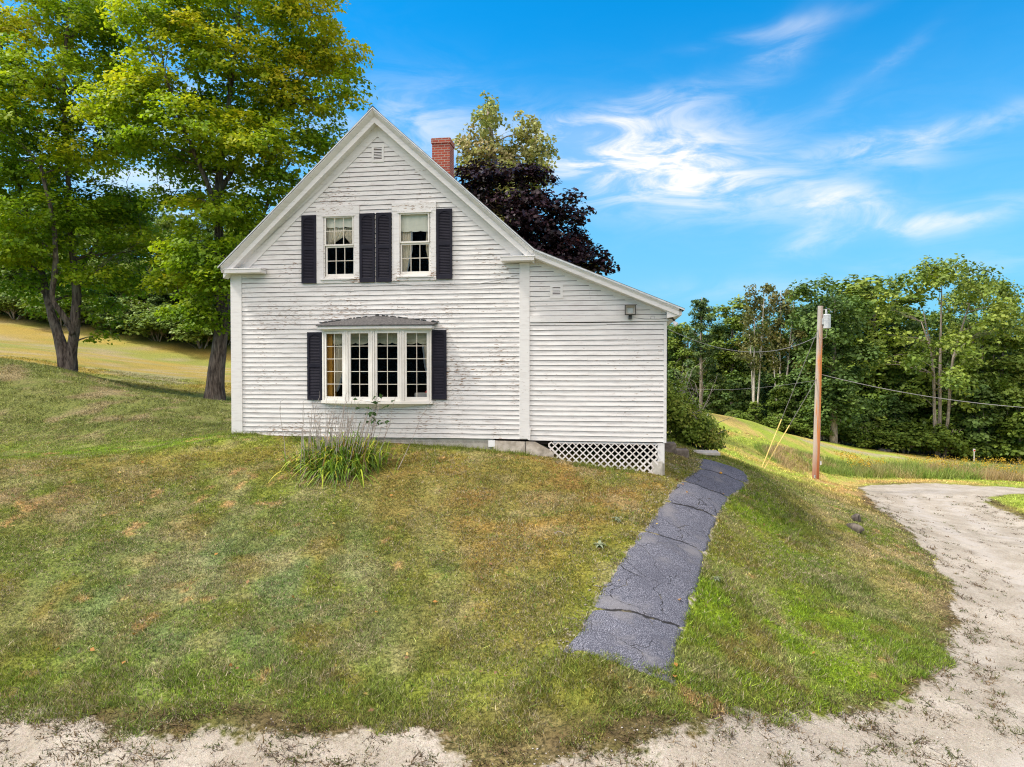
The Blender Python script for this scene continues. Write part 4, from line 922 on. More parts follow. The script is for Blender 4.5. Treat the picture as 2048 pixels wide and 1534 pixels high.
behind('copper_maple_tree', 'dark purple-leaved maple rising behind the farmhouse roof', 30.5, [(985, 365, 62, 50, 0), (1062, 385, 46, 58, .3), (940, 400, 45, 60, .3), (1020, 440, 90, 60, -.5), (1090, 455, 72, 66, 0), (1142, 420, 34, 36, .3), (1130, 500, 66, 50, .4), (1170, 530, 46, 30, .2), (1195, 512, 26, 22, 0), (1060, 540, 110, 60, 0), (1000, 560, 110, 80, 0), (1165, 470, 24, 22, .6), (1090, 640, 120, 90, 0)],
    420, 62, .20, .62, PUR, M['purple'], 303, [(1040, 745), (1042, 650), (1045, 560), (1048, 450), (1045, 360)], M['maplebark'], flat=.45, lowcut=-.9, jit=.3)
POP = [(.17, .24, .05), (.26, .31, .08), (.36, .37, .12), (.42, .35, .17), (.48, .34, .22)]
behind('poplar_tree', 'airy poplar with two turning tops behind the purple maple', 40, [(972, 235, 30, 48, 0), (945, 300, 32, 44, 0), (985, 300, 34, 40, .2), (1050, 262, 36, 40, 0), (1020, 330, 42, 36, .3), (1074, 300, 26, 44, 0), (1085, 345, 20, 30, 0), (950, 350, 40, 40, 0), (1050, 350, 46, 40, -.2), (1000, 380, 70, 40, 0), (930, 275, 12, 26, 0), (1100, 300, 10, 16, 0), (1005, 460, 80, 60, 0)],
    330, 34, .21, .5, POP, M['wood_leaf'], 404, [(1000, 740), (1002, 600), (1000, 450), (990, 330), (975, 215)], M['palebark'], flat=.8, up=.3, lowcut=-.95)

# woodland trees: one of each kind, then copies
GD = [(.056, .105, .030), (.085, .150, .037), (.115, .19, .044), (.155, .23, .054), (.21, .26, .065)]
GL = [(.085, .14, .026), (.13, .205, .032), (.19, .26, .04), (.26, .31, .05), (.34, .33, .07)]
GB = [(.060, .080, .025), (.095, .115, .032), (.14, .145, .040), (.19, .165, .050), (.24, .17, .06)]
GP = [(.048, .085, .032), (.072, .122, .04), (.105, .16, .048), (.145, .19, .055)]
def wood_tree(name, kind, seed, h=16.0):
    global rng; rng = np.random.default_rng(seed); random.seed(seed); root = empty(name, (0, 0, -50)); q = MB(); rd = random.Random(seed); stems = []
    bark = M['palebark']
    if kind == 'oak':
        pts, rr = dense([(0, 0, -.5), (.1, 0, 3), (-.1, .1, 6), (.1, 0, 10), (0, 0, h * .9)], [.36, .3, .24, .16, .04], 3); stems.append((pts, rr)); lobes = []
        for k in range(15):
            z_ = h * (.16 + .80 * (k + .5) / 15); rad = 3.9 * math.sin(math.pi * min(1, .18 + .82 * (1 - (z_ / h - .2) / .85))) ** .8; a = k * 2.4 + rd.uniform(-.4, .4); r_ = rad * rd.uniform(.35, .7)
            lobes.append((r_ * math.cos(a), r_ * math.sin(a), z_, rd.uniform(1.5, 2.3), rd.uniform(1.5, 2.3), rd.uniform(.9, 1.4)))
        args = (290, 40, .32, .82, GD, dict(flat=.7, up=.7, lowcut=-.8))
    elif kind == 'light':
        pts, rr = dense([(0, 0, -.5), (.15, 0, 4), (0, .1, 8), (.1, 0, h * .95)], [.22, .18, .12, .03], 3); stems.append((pts, rr)); lobes = []
        for k in range(13):
            z_ = h * (.34 + .64 * (k + .5) / 13); rad = 2.6 * math.sin(math.pi * (.12 + .80 * (1 - (z_ / h - .3) / .72))) ** .8; a = k * 2.4; r_ = rad * rd.uniform(.2, .75)
            lobes.append((r_ * math.cos(a), r_ * math.sin(a), z_, rd.uniform(.9, 1.6), rd.uniform(.9, 1.6), rd.uniform(.6, 1.0)))
        args = (190, 30, .32, .72, GL, dict(flat=.5, lowcut=-.8))
    elif kind == 'birch':
        bark = M['birchbark']; lobes = []
        for (dx, dy, top) in ((0, 0, h * .98), (.5, .3, h * .9), (-.6, .2, h * .8)):
            pts, rr = dense([(dx * .3, dy * .3, -.5), (dx * .8, dy, 4), (dx * 1.6, dy, 9), (dx * 2.4, dy, top)], [.11, .095, .07, .02], 3); stems.append((pts, rr))
        for k in range(17):
            z_ = h * (.42 + .56 * (k + .5) / 17); a = k * 2.4; r_ = rd.uniform(.3, 2.3) * (1.15 - (z_ / h) * .6)
            lobes.append((r_ * math.cos(a), r_ * math.sin(a), z_, rd.uniform(.5, .95), rd.uniform(.5, .95), rd.uniform(.5, .9)))
        args = (150, 20, .27, .55, GB, dict(flat=.8, up=.4, lowcut=-.95))
    elif kind == 'pine':
        pts, rr = dense([(0, 0, -.5), (0, 0, 5), (.05, 0, 10), (0, 0, h)], [.24, .2, .13, .02], 3); stems.append((pts, rr)); lobes = []
        for k in range(26):
            z_ = h * (.30 + .69 * (k + .5) / 26); rad = 3.0 * (1.05 - z_ / h) ** .75; a = k * 2.4 + rd.uniform(-.5, .5); r_ = rad * rd.uniform(.4, 1.0)
            lobes.append((r_ * math.cos(a), r_ * math.sin(a), z_ - .1, rd.uniform(.7, 1.2), rd.uniform(.7, 1.2), rd.uniform(.3, .5)))
        args = (200, 34, .26, .60, GP, dict(flat=.45, lowcut=-.9))
    elif kind == 'spread':
        lobes = []
        for (dx, dy, top, w_) in ((-.35, 0, 11, .13), (.1, .2, 14, .15), (.5, -.1, 13, .13), (.8, .4, 10, .11), (-.1, .5, 12, .12)):
            pts, rr = dense([(dx * .6, dy, -.5), (dx * 1.2, dy, 4), (dx * 1.7, dy * 1.5, 8), (dx * 4.2, dy * 3, top)], [w_, w_ * .85, w_ * .65, .03], 3); stems.append((pts, rr))
        for k in range(30):
            a = k * 2.4; f_ = math.sqrt((k + .5) / 30); r_ = f_ * 5.6; z_ = h * (.97 - .36 * f_ ** 2.2) - (0 if k < 10 else rd.choice((0, .8, 2.2, 3.6)))
            lobes.append((r_ * math.cos(a), r_ * math.sin(a) * .8, z_, rd.uniform(1.0, 1.7), rd.uniform(1.0, 1.6), rd.uniform(.6, 1.1)))
        for k in range(8): a = k * 2.4; lobes.append((1.9 * math.cos(a), 1.5 * math.sin(a), h * (.30 + .04 * k), 1.1, 1.1, .8))
        args = (340, 27, .27, .68, GL[:4] + [(.16, .20, .05)], dict(flat=.65, up=.6, lowcut=-.9))
    elif kind == 'under':
        pts, rr = dense([(0, 0, -.4), (.1, 0, 2), (0, .1, h * .9)], [.12, .09, .02], 3); stems.append((pts, rr)); lobes = []
        for k in range(12):
            z_ = h * (.08 + .88 * (k + .5) / 12); rad = h * .27 * (1.15 - z_ / h) ** .5; a = k * 2.4; r_ = rad * rd.uniform(.3, .9)
            lobes.append((r_ * math.cos(a), r_ * math.sin(a), z_, h * rd.uniform(.12, .2), h * rd.uniform(.12, .2), h * rd.uniform(.07, .11)))
        args = (150, 34, .30, .62, (GD[1:] if seed % 2 else GL[:4]), dict(flat=.4, lowcut=-.8))
    elif kind == 'bush':
        lobes = []
        for k in range(9):
            a = k * 2.4; r_ = h * .42 * math.sqrt(k / 9.0); lobes.append((r_ * math.cos(a), r_ * math.sin(a), h * (.52 - .25 * k / 9 + rd.uniform(-.05, .12)), h * .3, h * .3, h * .26))
        for k in range(5): pts, rr = dense([(rd.uniform(-.1, .1), rd.uniform(-.1, .1), -.2), (rd.uniform(-.5, .5), rd.uniform(-.5, .5), h * .4), (rd.uniform(-1, 1), rd.uniform(-1, 1), h * .75)], [.035, .03, .01], 2); stems.append((pts, rr))
        args = (110, 34, .19, .42, GL[:4], dict(flat=.55, lowcut=-.6))
    for pts, rr in stems: q.tube(pts, rr, 8)
    nc, nl, lf, rc, pal, kw = args
    PC = crown_mesh('crown', lobes, nc, nl, lf, rc, pal, M['wood_leaf'], root, **kw)
    branch_set(q, stems, [l[:3] for l in lobes], .07, 5); branch_set(q, stems + [([Vector(l[:3])], [.045]) for l in lobes], PC[rng.choice(len(PC), min(45, len(PC)), replace=False), :3], .03, 4)
    q.build('trunk', bark, root, smooth=True); return root
KH = dict(oak=16., light=14., birch=15., pine=15., spread=16., under=6., bush=2.6)
KN = dict(oak='oak_tree', light='young_tree', birch='birch_tree', pine='pine_tree', spread='ash_tree', under='understorey_tree', bush='bush')
PROTO = {}; USED = {}
def plant(kind, px, ytop, Z, wf=1.0, lab=None, group=None, var=0, cat='tree'):
    key = (kind, var); b0 = W(px, 800, Z); z0 = H1(b0.x, Z); top = W(px, ytop, Z).z; s_ = (top - z0) / KH[kind]; s2 = s_ * wf
    if key not in PROTO: PROTO[key] = wood_tree(KN[kind], kind, 500 + 37 * var + len(kind) * 7, KH[kind]); o = PROTO[key]; o.location = (b0.x, Z, z0); o.rotation_euler = (0, 0, 0 if kind == 'spread' else px * .37); o.scale = (s2, s2, s_)
    else: o = copy_tree(PROTO[key], (b0.x, Z, z0), 0.4 if kind == 'spread' and var else px * .37, (s2, s2, s_))
    tag(o, lab, cat, group); return o
RW = 'trees of the wood beyond the drive'
plant('birch', 1508, 566, 50, .95, 'pale-stemmed birch with sparse crown, standing left of the utility pole', RW)
plant('oak', 1668, 566, 47.5, 1.15, 'broad dark oak directly behind the utility pole', RW)
plant('spread', 1880, 520, 48.5, 1.08, 'tall several-stemmed ash with a domed airy crown', RW)
plant('pine', 1402, 594, 52, 1.0, 'dark pine rising just right of the lean-to roof', RW)
for (px, yt, Z, k, wf, v) in ((1560, 575, 57, 'birch', 1.0, 1), (1745, 556, 56, 'light', 1.4, 0), (1600, 610, 58, 'oak', .9, 1), (1640, 585, 60, 'oak', 1.0, 0), (1720, 570, 60, 'oak', 1.0, 1), (1790, 600, 60, 'oak', .9, 0), (1965, 552, 53, 'spread', .8, 1),
        (2005, 640, 52, 'light', 1.3, 1), (2050, 665, 55, 'oak', .8, 1), (2110, 640, 54, 'oak', 1, 0), (2180, 620, 52, 'oak', 1, 1), (1345, 640, 60, 'oak', .8, 0), (1440, 640, 62, 'oak', .9, 1), (1465, 600, 60, 'light', 1.1, 1), (1375, 650, 58, 'light', 1.2, 0), (1535, 640, 64, 'oak', .9, 0), (1930, 610, 62, 'oak', .9, 0), (1840, 620, 64, 'oak', .9, 1), (2260, 600, 50, 'oak', 1, 0), (2330, 640, 46, 'light', 1, 1)):
    n_ = {'oak': 'dark oak crowding the wood beyond the drive', 'light': 'lighter green young tree in the wood beyond the drive', 'birch': 'second thin birch set deeper in the wood', 'spread': 'slender leaning ash at the right of the domed ash'}[k]
    plant(k, px, yt, Z, wf, n_, {'oak': 'dark oaks of the wood', 'light': 'lighter trees of the wood'}.get(k, RW), v)
for i in range(34):
    px = 1345 + i * 31 + random.uniform(-10, 10); plant('oak' if i % 3 else 'light', px, 690 + random.uniform(-40, 30), 70 + (i * 7 % 13), 1.1, 'dim tree deep in the shade of the wood', 'trees deep in the wood', i % 2)
for i, (px, yt, Z) in enumerate(((1960, 765, 48.5), (2040, 770, 47), (1730, 800, 50), (1560, 770, 51), (1480, 745, 54), (1620, 800, 49), (1790, 790, 51), (1385, 735, 56), (1430, 755, 52), (1900, 790, 50.5), (1680, 760, 53), (1510, 800, 50), (2000, 800, 50), (1850, 740, 54), (1590, 740, 55), (2100, 780, 46), (1350, 740, 50), (1760, 740, 55))):
    plant('under', px, yt, Z, 1.0, 'low dark understorey tree at the edge of the wood', 'understorey trees at the wood edge', i % 2)
for i in range(22):
    px = 1470 + i * 28 + random.uniform(-9, 9); plant('bush', px, 822 + (px - 1480) * .06 + random.uniform(-12, 12), 48.5 + (i % 3), 1.2, 'leafy bush at the foot of the wood', 'bushes at the foot of the wood', i % 2, 'bush')
# trees along the top of the hay field, left of the house
for (px, yt, Z, k, wf, v) in ((30, 430, 78, 'light', 1.2, 0), (110, 470, 80, 'oak', 1.2, 0), (190, 440, 76, 'light', 1.2, 1), (265, 455, 78, 'oak', 1.1, 1), (330, 440, 76, 'light', 1.2, 0), (400, 470, 78, 'oak', 1.1, 0), (470, 450, 76, 'light', 1.2, 1), (-60, 420, 76, 'oak', 1.1, 1), (-140, 400, 74, 'light', 1.2, 1), (540, 470, 80, 'oak', 1.1, 0), (230, 500, 90, 'oak', 1.3, 0), (370, 490, 92, 'oak', 1.3, 1), (70, 450, 92, 'oak', 1.3, 0), (-220, 420, 76, 'oak', 1.1, 0), (620, 500, 85, 'oak', 1.3, 1), (720, 520, 85, 'light', 1.3, 0)):
    plant(k, px, yt, Z, wf, 'light green tree on the rise above the hay field' if k == 'light' else 'dark tree on the rise above the hay field', 'light trees above the hay field' if k == 'light' else 'dark trees above the hay field', v)
for i in range(24):
    px = -60 + i * 23 + random.uniform(-8, 8); yt = 565 + max(0, px) * .16 + random.uniform(-28, 24); plant('bush' if i % 3 else 'under', px, yt, 65 + i % 4, 1.15 if i % 3 else 1.3, 'scrubby bush along the top edge of the hay field' if i % 3 else 'small dark tree among the scrub along the hay field', 'scrub bushes along the hay field' if i % 3 else 'small trees among the scrub', i % 2, 'bush' if i % 3 else 'tree')
for i in range(26):
    px = -120 + i * 34 + random.uniform(-14, 14); plant('oak' if i % 3 else 'light', px, 452 + random.uniform(-45, 30) + max(0, px - 300) * .1, 96 + (i * 5 % 17), 1.25, 'distant tree on the hill above the hay field', 'distant trees on the left hill', i % 2)
for i in range(30):
    px = -70 + i * 19 + random.uniform(-7, 7); plant('under', px, 500 + max(0, px) * .12 + random.uniform(-30, 35), 72 + i % 5, 1.0, 'middling tree behind the scrub along the hay field', 'middling trees behind the scrub', i % 2)
rng = np.random.default_rng(808); lb_ = []
for k in range(420):
    wx, wy = rng.uniform(-170, 22), rng.uniform(84, 135)
    if wx > -62 and wy < 116 and wx < -2: continue
    lb_.append((wx, wy, H1(wx, wy) + rng.uniform(3, 8), rng.uniform(2.5, 4), rng.uniform(2.5, 4), rng.uniform(3, 4.5)))
crown_mesh('far_woods', lb_, 4200, 13, .95, 1.5, GD, M['wood_leaf'], None, flat=.7, lowcut=-.95)
tag(bpy.data.objects['far_woods'], 'mixed green woods covering the hill beyond the hay field', 'woods', kind='stuff')
# ornamental shrub at the corner of the house, with a bare one behind
def shrub(name, label, c, lobes, nclump, nleaf, leaf, rc, pal, seed, twigs=18, dead=12, cat='shrub'):
    global rng; rng = np.random.default_rng(seed); random.seed(seed); base = Vector((c[0], c[1], H1(*c))); root = empty(name, base); tag(root, label, cat)
    PC = crown_mesh('foliage', lobes, nclump, nleaf, leaf, rc, pal, M['wood_leaf'], root, flat=.8, up=.5, lowcut=-.7)
    q = MB()
    for k in range(twigs):
        a = Vector((random.uniform(-.3, .3), random.uniform(-.2, .2), -.1)); b_ = Vector(PC[rng.integers(len(PC)), :3]); pt = limb_path(a, b_, .15); q.tube(pt, [.018, .015, .012, .009, .006, .004], 5)
    q.build('stems', M['maplebark'], root, smooth=True); q = MB()
    for k in range(dead):
        a = Vector(PC[rng.integers(len(PC)), :3]) * .8; b_ = a + Vector((random.uniform(.2, .75), random.uniform(-.6, -.2), random.uniform(-.1, .5))); pt = limb_path(a, b_, .3, 5, .12); q.tube(pt, [.013, .011, .009, .007, .005, .003], 5)
        m_ = pt[3]; q.tube(limb_path(m_, m_ + Vector((random.uniform(-.1, .4), -.1, random.uniform(-.35, .2))), .1, 3), [.006, .005, .004, .002], 4)
    if dead: q.build('dead_branches', M['deadwood'], root, smooth=True)
    return root
SH = [(.10, .15, .024), (.15, .22, .03), (.21, .29, .035), (.24, .27, .04), (.30, .22, .07)]
shrub('shrub', 'rounded green shrub at the right corner of the farmhouse with bare grey twigs', (5.7, 20.6), [(-.65, 0, 1.15, .55, .6, .75), (-.2, 0, .85, .6, .7, .55), (.15, 0, .55, .45, .6, .42), (-.85, .2, 1.7, .38, .45, .5), (.45, 0, .32, .25, .4, .28), (-.4, .3, .4, .7, .6, .4)], 170, 60, .085, .26, SH, 71)
def bare_shrub(c, h, seed):
    random.seed(seed); base = (c[0], c[1], H1(*c)); root = empty('bare_shrub', base); tag(root, 'leafless grey shrub behind the green corner shrub', 'shrub'); q = MB()
    for k in range(26):
        b_ = Vector((random.gauss(0, .55), random.gauss(0, .3), h * random.uniform(.55, 1))); pt = limb_path((random.uniform(-.15, .15), 0, -.1), b_, .1, 5, .1); q.tube(pt, [.022, .018, .014, .010, .007, .004], 5)
        for j in range(5):
            m_ = pt[2 + j % 4]; q.tube(limb_path(m_, m_ + Vector((random.gauss(0, .28), random.gauss(0, .2), random.uniform(.1, .5))), .1, 3, .1), [.007, .006, .004, .002], 4)
    q.build('branches', M['deadwood'], root, smooth=True)
bare_shrub((5.75, 23.2), 2.5, 5)

# ------------------------------------------------------------------ strap leaves, stalks, grass
def strips(base, heading, length, lift, width, col, segs=6, curl=1.0):
    """arching blades: arrays per blade"""
    n = len(base); t_ = np.linspace(0, 1, segs + 1); hx, hy = np.cos(heading), np.sin(heading)
    r_ = length[:, None] * (t_[None] * (1 - lift[:, None]) * (.45 + .55 * t_[None])); z_ = length[:, None] * (lift[:, None] * t_[None] * 1.25 - curl * (t_[None] ** 2.4) * (.25 + .75 * (1 - lift[:, None])))
    cx = base[:, 0:1] + r_ * hx[:, None]; cy = base[:, 1:2] + r_ * hy[:, None]; cz = base[:, 2:3] + z_
    wv = width[:, None] * (1 - t_[None] ** 2 * .92) * .5; px, py = -hy[:, None] * wv, hx[:, None] * wv
    V = np.stack([np.stack([cx - px, cy - py, cz + wv * .35], -1), np.stack([cx + px, cy + py, cz + wv * .35], -1)], 2)
    V = V.reshape(-1, 3); k = 2 * (segs + 1); b0 = (np.arange(n) * k)[:, None]; s_ = np.arange(segs)[None] * 2
    F = np.stack([b0 + s_, b0 + s_ + 1, b0 + s_ + 3, b0 + s_ + 2], -1).reshape(-1, 4)
    return V, F, np.repeat(col, k, 0)
rng = np.random.default_rng(77); random.seed(77)
LC = (-3.6, 14.35); lz = H1(*LC); lily = empty('daylily_clump', (LC[0], LC[1], lz)); tag(lily, 'clump of arching daylily leaves with dry stalks in front of the bow window', 'plant')
n = 1900; bx = rng.normal(size=n) * .33; by = rng.normal(size=n) * .28; bz = H(bx + LC[0], by + LC[1]) - lz - .02
hd = np.arctan2(by, bx) + rng.normal(size=n) * .8; hd = np.where(rng.random(n) < .3, rng.uniform(0, 6.28, n), hd)
pc = np.array([(.085, .16, .02), (.17, .28, .028), (.34, .42, .035), (.50, .44, .05), (.38, .22, .06), (.30, .22, .14)])
pi_ = rng.choice(6, n, p=[.30, .30, .19, .08, .05, .08]); V, F, C = strips(np.stack([bx, by, bz], 1), hd, rng.uniform(.75, 1.3, n), rng.uniform(.34, .74, n), rng.uniform(.024, .040, n), pc[pi_] * rng.uniform(.75, 1.2, (n, 1)), 7, 1.0)
np_mesh('leaves', V, F, M['grass'], lily, C)
n = 420; bx = rng.normal(size=n) * .42; by = rng.normal(size=n) * .4; bz = H(bx + LC[0], by + LC[1]) - lz
V, F, C = strips(np.stack([bx, by, bz], 1), np.arctan2(by, bx) + rng.normal(size=n) * .7, rng.uniform(.3, .6, n), rng.uniform(.25, .55, n), rng.uniform(.012, .02, n), np.array((.20, .145, .105)) * rng.uniform(.5, 1.4, (n, 1)), 6, 1.3); np_mesh('withered_leaves', V, F, M['grass'], lily, C)
q = MB()
for k in range(84):
    x0, y0 = random.gauss(0, .40), random.gauss(0, .28); h_ = random.uniform(.75, 1.42); ln = random.gauss(.16, .10); a = Vector((x0, y0, H1(LC[0] + x0, LC[1] + y0) - lz)); top = a + Vector((ln * h_ + x0 * .2, random.gauss(0, .06), h_))
    pt = limb_path(a, top, .0, 5, .02); q.tube(pt, [.0075, .007, .0065, .0055, .0045, .003], 4)
    for j in range(random.randint(2, 4)): m_ = pt[5] if j == 0 else pt[4].lerp(pt[5], random.random()); q.tube([m_, m_ + Vector((random.gauss(.03, .05), random.gauss(0, .04), random.uniform(.03, .12)))], [.003, .002], 3)
q.build('dry_stalks', M['deadwood'], lily)
sp = empty('sapling', (LC[0] + .55, LC[1] + .15, H1(LC[0] + .55, LC[1] + .15))); tag(sp, 'small broad-leaved sapling standing among the dry daylily stalks', 'sapling')
q = MB(); q.tube([(0, 0, -.05), (.05, 0, .5), (.12, 0, .98), (.19, .02, 1.30)], [.008, .007, .005, .003], 5)
LP = []; 
for k in range(26):
    t_ = random.uniform(.55, 1); p = Vector((.19 * t_, 0, 1.3 * t_)); e = p + Vector((random.gauss(.02, .16), random.gauss(0, .1), random.uniform(-.04, .12))); q.tube([p, e], [.003, .002], 3); LP.append(e)
q.build('stem', M['maplebark'], sp); P = np.array([tuple(p) for p in LP]); V, F = leaf_geo(P, np.array([0, -.35, .8]) + rng.normal(size=P.shape) * .35, rng.uniform(.10, .17, len(P)), .34); np_mesh('leaves', V, F, M['leaf'], sp, np.repeat(np.array((.03, .075, .014)) * rng.uniform(.7, 1.4, (len(P), 1)), 4, 0))

def blades(x, y, k, hgt, wid, lean, col, jitter=.02, zoff=-.006):
    """k triangular blades per tuft"""
    n = len(x); X = np.repeat(x, k) + rng.normal(size=n * k) * np.repeat(jitter, k) if hasattr(jitter, '__len__') else np.repeat(x, k) + rng.normal(size=n * k) * jitter
    Y_ = np.repeat(y, k) + rng.normal(size=n * k) * (np.repeat(jitter, k) if hasattr(jitter, '__len__') else jitter)
    Z_ = np.repeat(H(x, y) - .05 * sstep(-.3, .6, sdist(DRIVE, x, y)) * (y < 60), k) + zoff; a = rng.uniform(0, 6.283, n * k); h_ = np.repeat(hgt, k) * rng.uniform(.55, 1.25, n * k); w_ = np.repeat(wid, k) * rng.uniform(.7, 1.3, n * k)
    l_ = h_ * np.abs(rng.normal(size=n * k)) * lean; b_ = rng.uniform(0, 6.283, n * k)
    B = np.stack([X, Y_, Z_], 1); side = np.stack([np.cos(a), np.sin(a), 0 * a], 1) * w_[:, None] * .5
    tip = B + np.stack([np.cos(b_) * l_, np.sin(b_) * l_, h_], 1)
    V = np.stack([B - side, B + side, tip], 1).reshape(-1, 3); return V, np.arange(len(V)).reshape(-1, 3), np.repeat(np.repeat(col, k, 0) * rng.uniform(.55, 1.5, (n * k, 1)), 3, 0)
rng = np.random.default_rng(99)
# mown lawn
N0 = 420000; y = 6.4 + (19.5 - 6.4) * rng.random(N0) ** 1.25; x = rng.uniform(-.86, .86, N0) * (y + 1.2); 
sd = sdist(DRIVE, x, y) + (fbm(x * 2.2, y * 2.2, 3) - .5) * .7; wdp = sdist(WALKP, x, y)
ca, sa = math.cos(-YAW), math.sin(-YAW); hu = (x - HOUSE_O[0]) * ca - (y - HOUSE_O[1]) * sa; hv_ = (x - HOUSE_O[0]) * sa + (y - HOUSE_O[1]) * ca
keep = (sd < -.12) & (wdp < .10 * (fbm(x * 5, y * 5, 3) - .42) - .02 + .03 * rng.random(N0)) & ~((hu > -.05) & (hu < 10.15) & (hv_ > -.03)) & (rng.random(N0) < .25 + .75 * sstep(.30, .55, fbm(x * 2.6 + 3, y * 2.6 + 8, 3)))
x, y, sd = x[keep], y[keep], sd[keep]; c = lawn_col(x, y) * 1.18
c = c * np.exp(rng.normal(size=(len(x), 1)) * .36); straw = rng.random(len(x)) < .08 + .26 * sstep(.42, .62, fbm(x * .8 + 44, y * .8 + 13, 3)); c[straw] = np.array((.40, .335, .22)) * rng.uniform(.5, 1.3, (straw.sum(), 1)); dk = rng.random(len(x)) < .12; c[dk] *= .4; gg = rng.random(len(x)) < .10; c[gg] = np.array((.13, .235, .03)) * rng.uniform(.7, 1.2, (gg.sum(), 1))
lush = np.clip(gauss(x, y, 4.5, 9.6, 2.8, 1.7) + gauss(x, y, 6.1, 14.8, 1.6, 2.4) + gauss(x, y, -3, 7.9, 5, .55), 0, 1) * sstep(.35, .55, fbm(x * 1.3, y * 1.3, 3))
hh = .028 + .040 * lush + .018 * fbm(x * 2, y * 2, 2); ww = .0065 + .00042 * y
V, F, C = blades(x, y, 4, hh, ww, 1.0, c, .028); gr = np_mesh('grass', V, F, M['grass'], None, C); tag(gr, kind='stuff')
# longer grass and weeds against the foundation
NW = 1500; u_ = rng.uniform(-.1, 10.1, NW); w_ = -np.abs(rng.normal(size=NW)) * .10 - .05; cY, sY = math.cos(YAW), math.sin(YAW)
x = HOUSE_O[0] + u_ * cY - w_ * sY; y = HOUSE_O[1] + u_ * sY + w_ * cY; kk = rng.random(NW) < sstep(.36, .6, fbm(u_ * 1.7, u_ * 0 + 5, 3)); x, y = x[kk], y[kk]
V, F, C = blades(x, y, 6, .05 + .10 * rng.random(len(x)) ** 2, np.full(len(x), .011), .8, np.array((.16, .20, .035)) * rng.uniform(.6, 1.4, (len(x), 1)), .03); wg = np_mesh('wall_foot_grass', V, F, M['grass'], None, C); tag(wg, kind='stuff')
# rough grass on the mound, the banks and the field edge
N1 = 90000; y = rng.uniform(19, 36, N1); x = rng.uniform(-1, 1, N1) * (y * .80 + 2); sd = sdist(DRIVE, x, y)
hu = (x - HOUSE_O[0]) * ca - (y - HOUSE_O[1]) * sa; hv_ = (x - HOUSE_O[0]) * sa + (y - HOUSE_O[1]) * ca
keep = (sd < -.3) & ~((hu > -.05) & (hu < 10.15) & (hv_ > -.03) & (hv_ < 9.2)) & (fbm(x * 1.1, y * 1.1, 3) > .40) & (sdist(WALKP, x, y) < -.05)
x, y = x[keep], y[keep]; c = lawn_col(x, y) * 1.15 * np.exp(rng.normal(size=(len(x), 1)) * .33); V, F, C = blades(x, y, 4, .05 + .03 * rng.random(len(x)), .012 + .0004 * y, 1.0, c, .05); gr2 = np_mesh('rough_grass', V, F, M['grass'], None, C); tag(gr2, kind='stuff')
# sparse tufts creeping into the gravel
N2 = 60000; y = 4.5 + 22 * rng.random(N2) ** 1.6; x = rng.uniform(-.9, .9, N2) * (y + 1.5); sd = sdist(DRIVE, x, y)
cl = fbm(x * 3.2 + 60, y * 3.2 + 20, 3); keep = (sd > -.3) & (rng.random(N2) < np.exp(-np.clip(sd, 0, 9) / .6) * sstep(.38, .56, cl) * .95 + .55 * sstep(.57, .68, cl) * np.exp(-np.clip(sd, 0, 9) / 2.4))
x, y = x[keep], y[keep]; cc = np.array([(.085, .095, .025), (.12, .08, .04), (.075, .048, .026), (.18, .12, .06)])[rng.choice(4, len(x), p=[.4, .25, .2, .15])]
V, F, C = blades(x, y, 9, .018 + .034 * rng.random(len(x)), .012 + .0004 * y, 2.2, cc, .042); gt = np_mesh('gravel_weeds', V, F, M['grass'], None, C); tag(gt, kind='stuff')
# tall weeds and goldenrod on the bank beyond the drive
BANK = [(11.6, 29.4), (14, 31.8), (20, 32.8), (28, 33), (48, 33), (48, 39), (28, 38), (20, 36.5), (14, 34.5), (11.5, 32.5)]
N3 = 60000; x = rng.uniform(11, 46, N3); y = rng.uniform(29, 39, N3); kb = sdist(BANK, x, y) > 0; x, y = x[kb], y[kb]
f1 = fbm(x * .45 + 3, y * .45, 3); dry = np.maximum(sstep(.46, .56, f1), .8 * gauss(x, y, 18.5, 33.5, 2.2, 3) * sstep(.35, .5, fbm(x * 2, y * 2, 2))); c = np.array((.20, .29, .05)) * (1 - dry[:, None]) + np.array((.44, .33, .17)) * dry[:, None]
kp = rng.random(len(x)) < .3 + .7 * sstep(.38, .55, fbm(x * .9, y * .9 + 30, 3)); x, y, c = x[kp], y[kp], c[kp]
V, F, C = blades(x, y, 5, .14 + .5 * rng.random(len(x)) * sstep(14, 20, x) + .14 * rng.random(len(x)), np.full(len(x), .026), .55, c, .10); bw = np_mesh('tall_weeds', V, F, M['grass'], None, C); tag(bw, kind='stuff')
g_ = (fbm(x * .7 + 80, y * .7 + 11, 3) > .55) & (rng.random(len(x)) < .12) & (x > 15); gx, gy = x[g_], y[g_]; P = np.repeat(np.stack([gx, gy, H(gx, gy) + rng.uniform(.45, .85, len(gx))], 1), 8, 0) + rng.normal(size=(len(gx) * 8, 3)) * np.array((.06, .06, .08))
V, F = leaf_geo(P, rng.normal(size=P.shape), np.full(len(P), .06)); gd = np_mesh('goldenrod_flowers', V, F, M['grass'], None, np.repeat(np.array((.55, .36, .03)) * rng.uniform(.7, 1.2, (len(P), 1)), 4, 0)); tag(gd, kind='stuff')
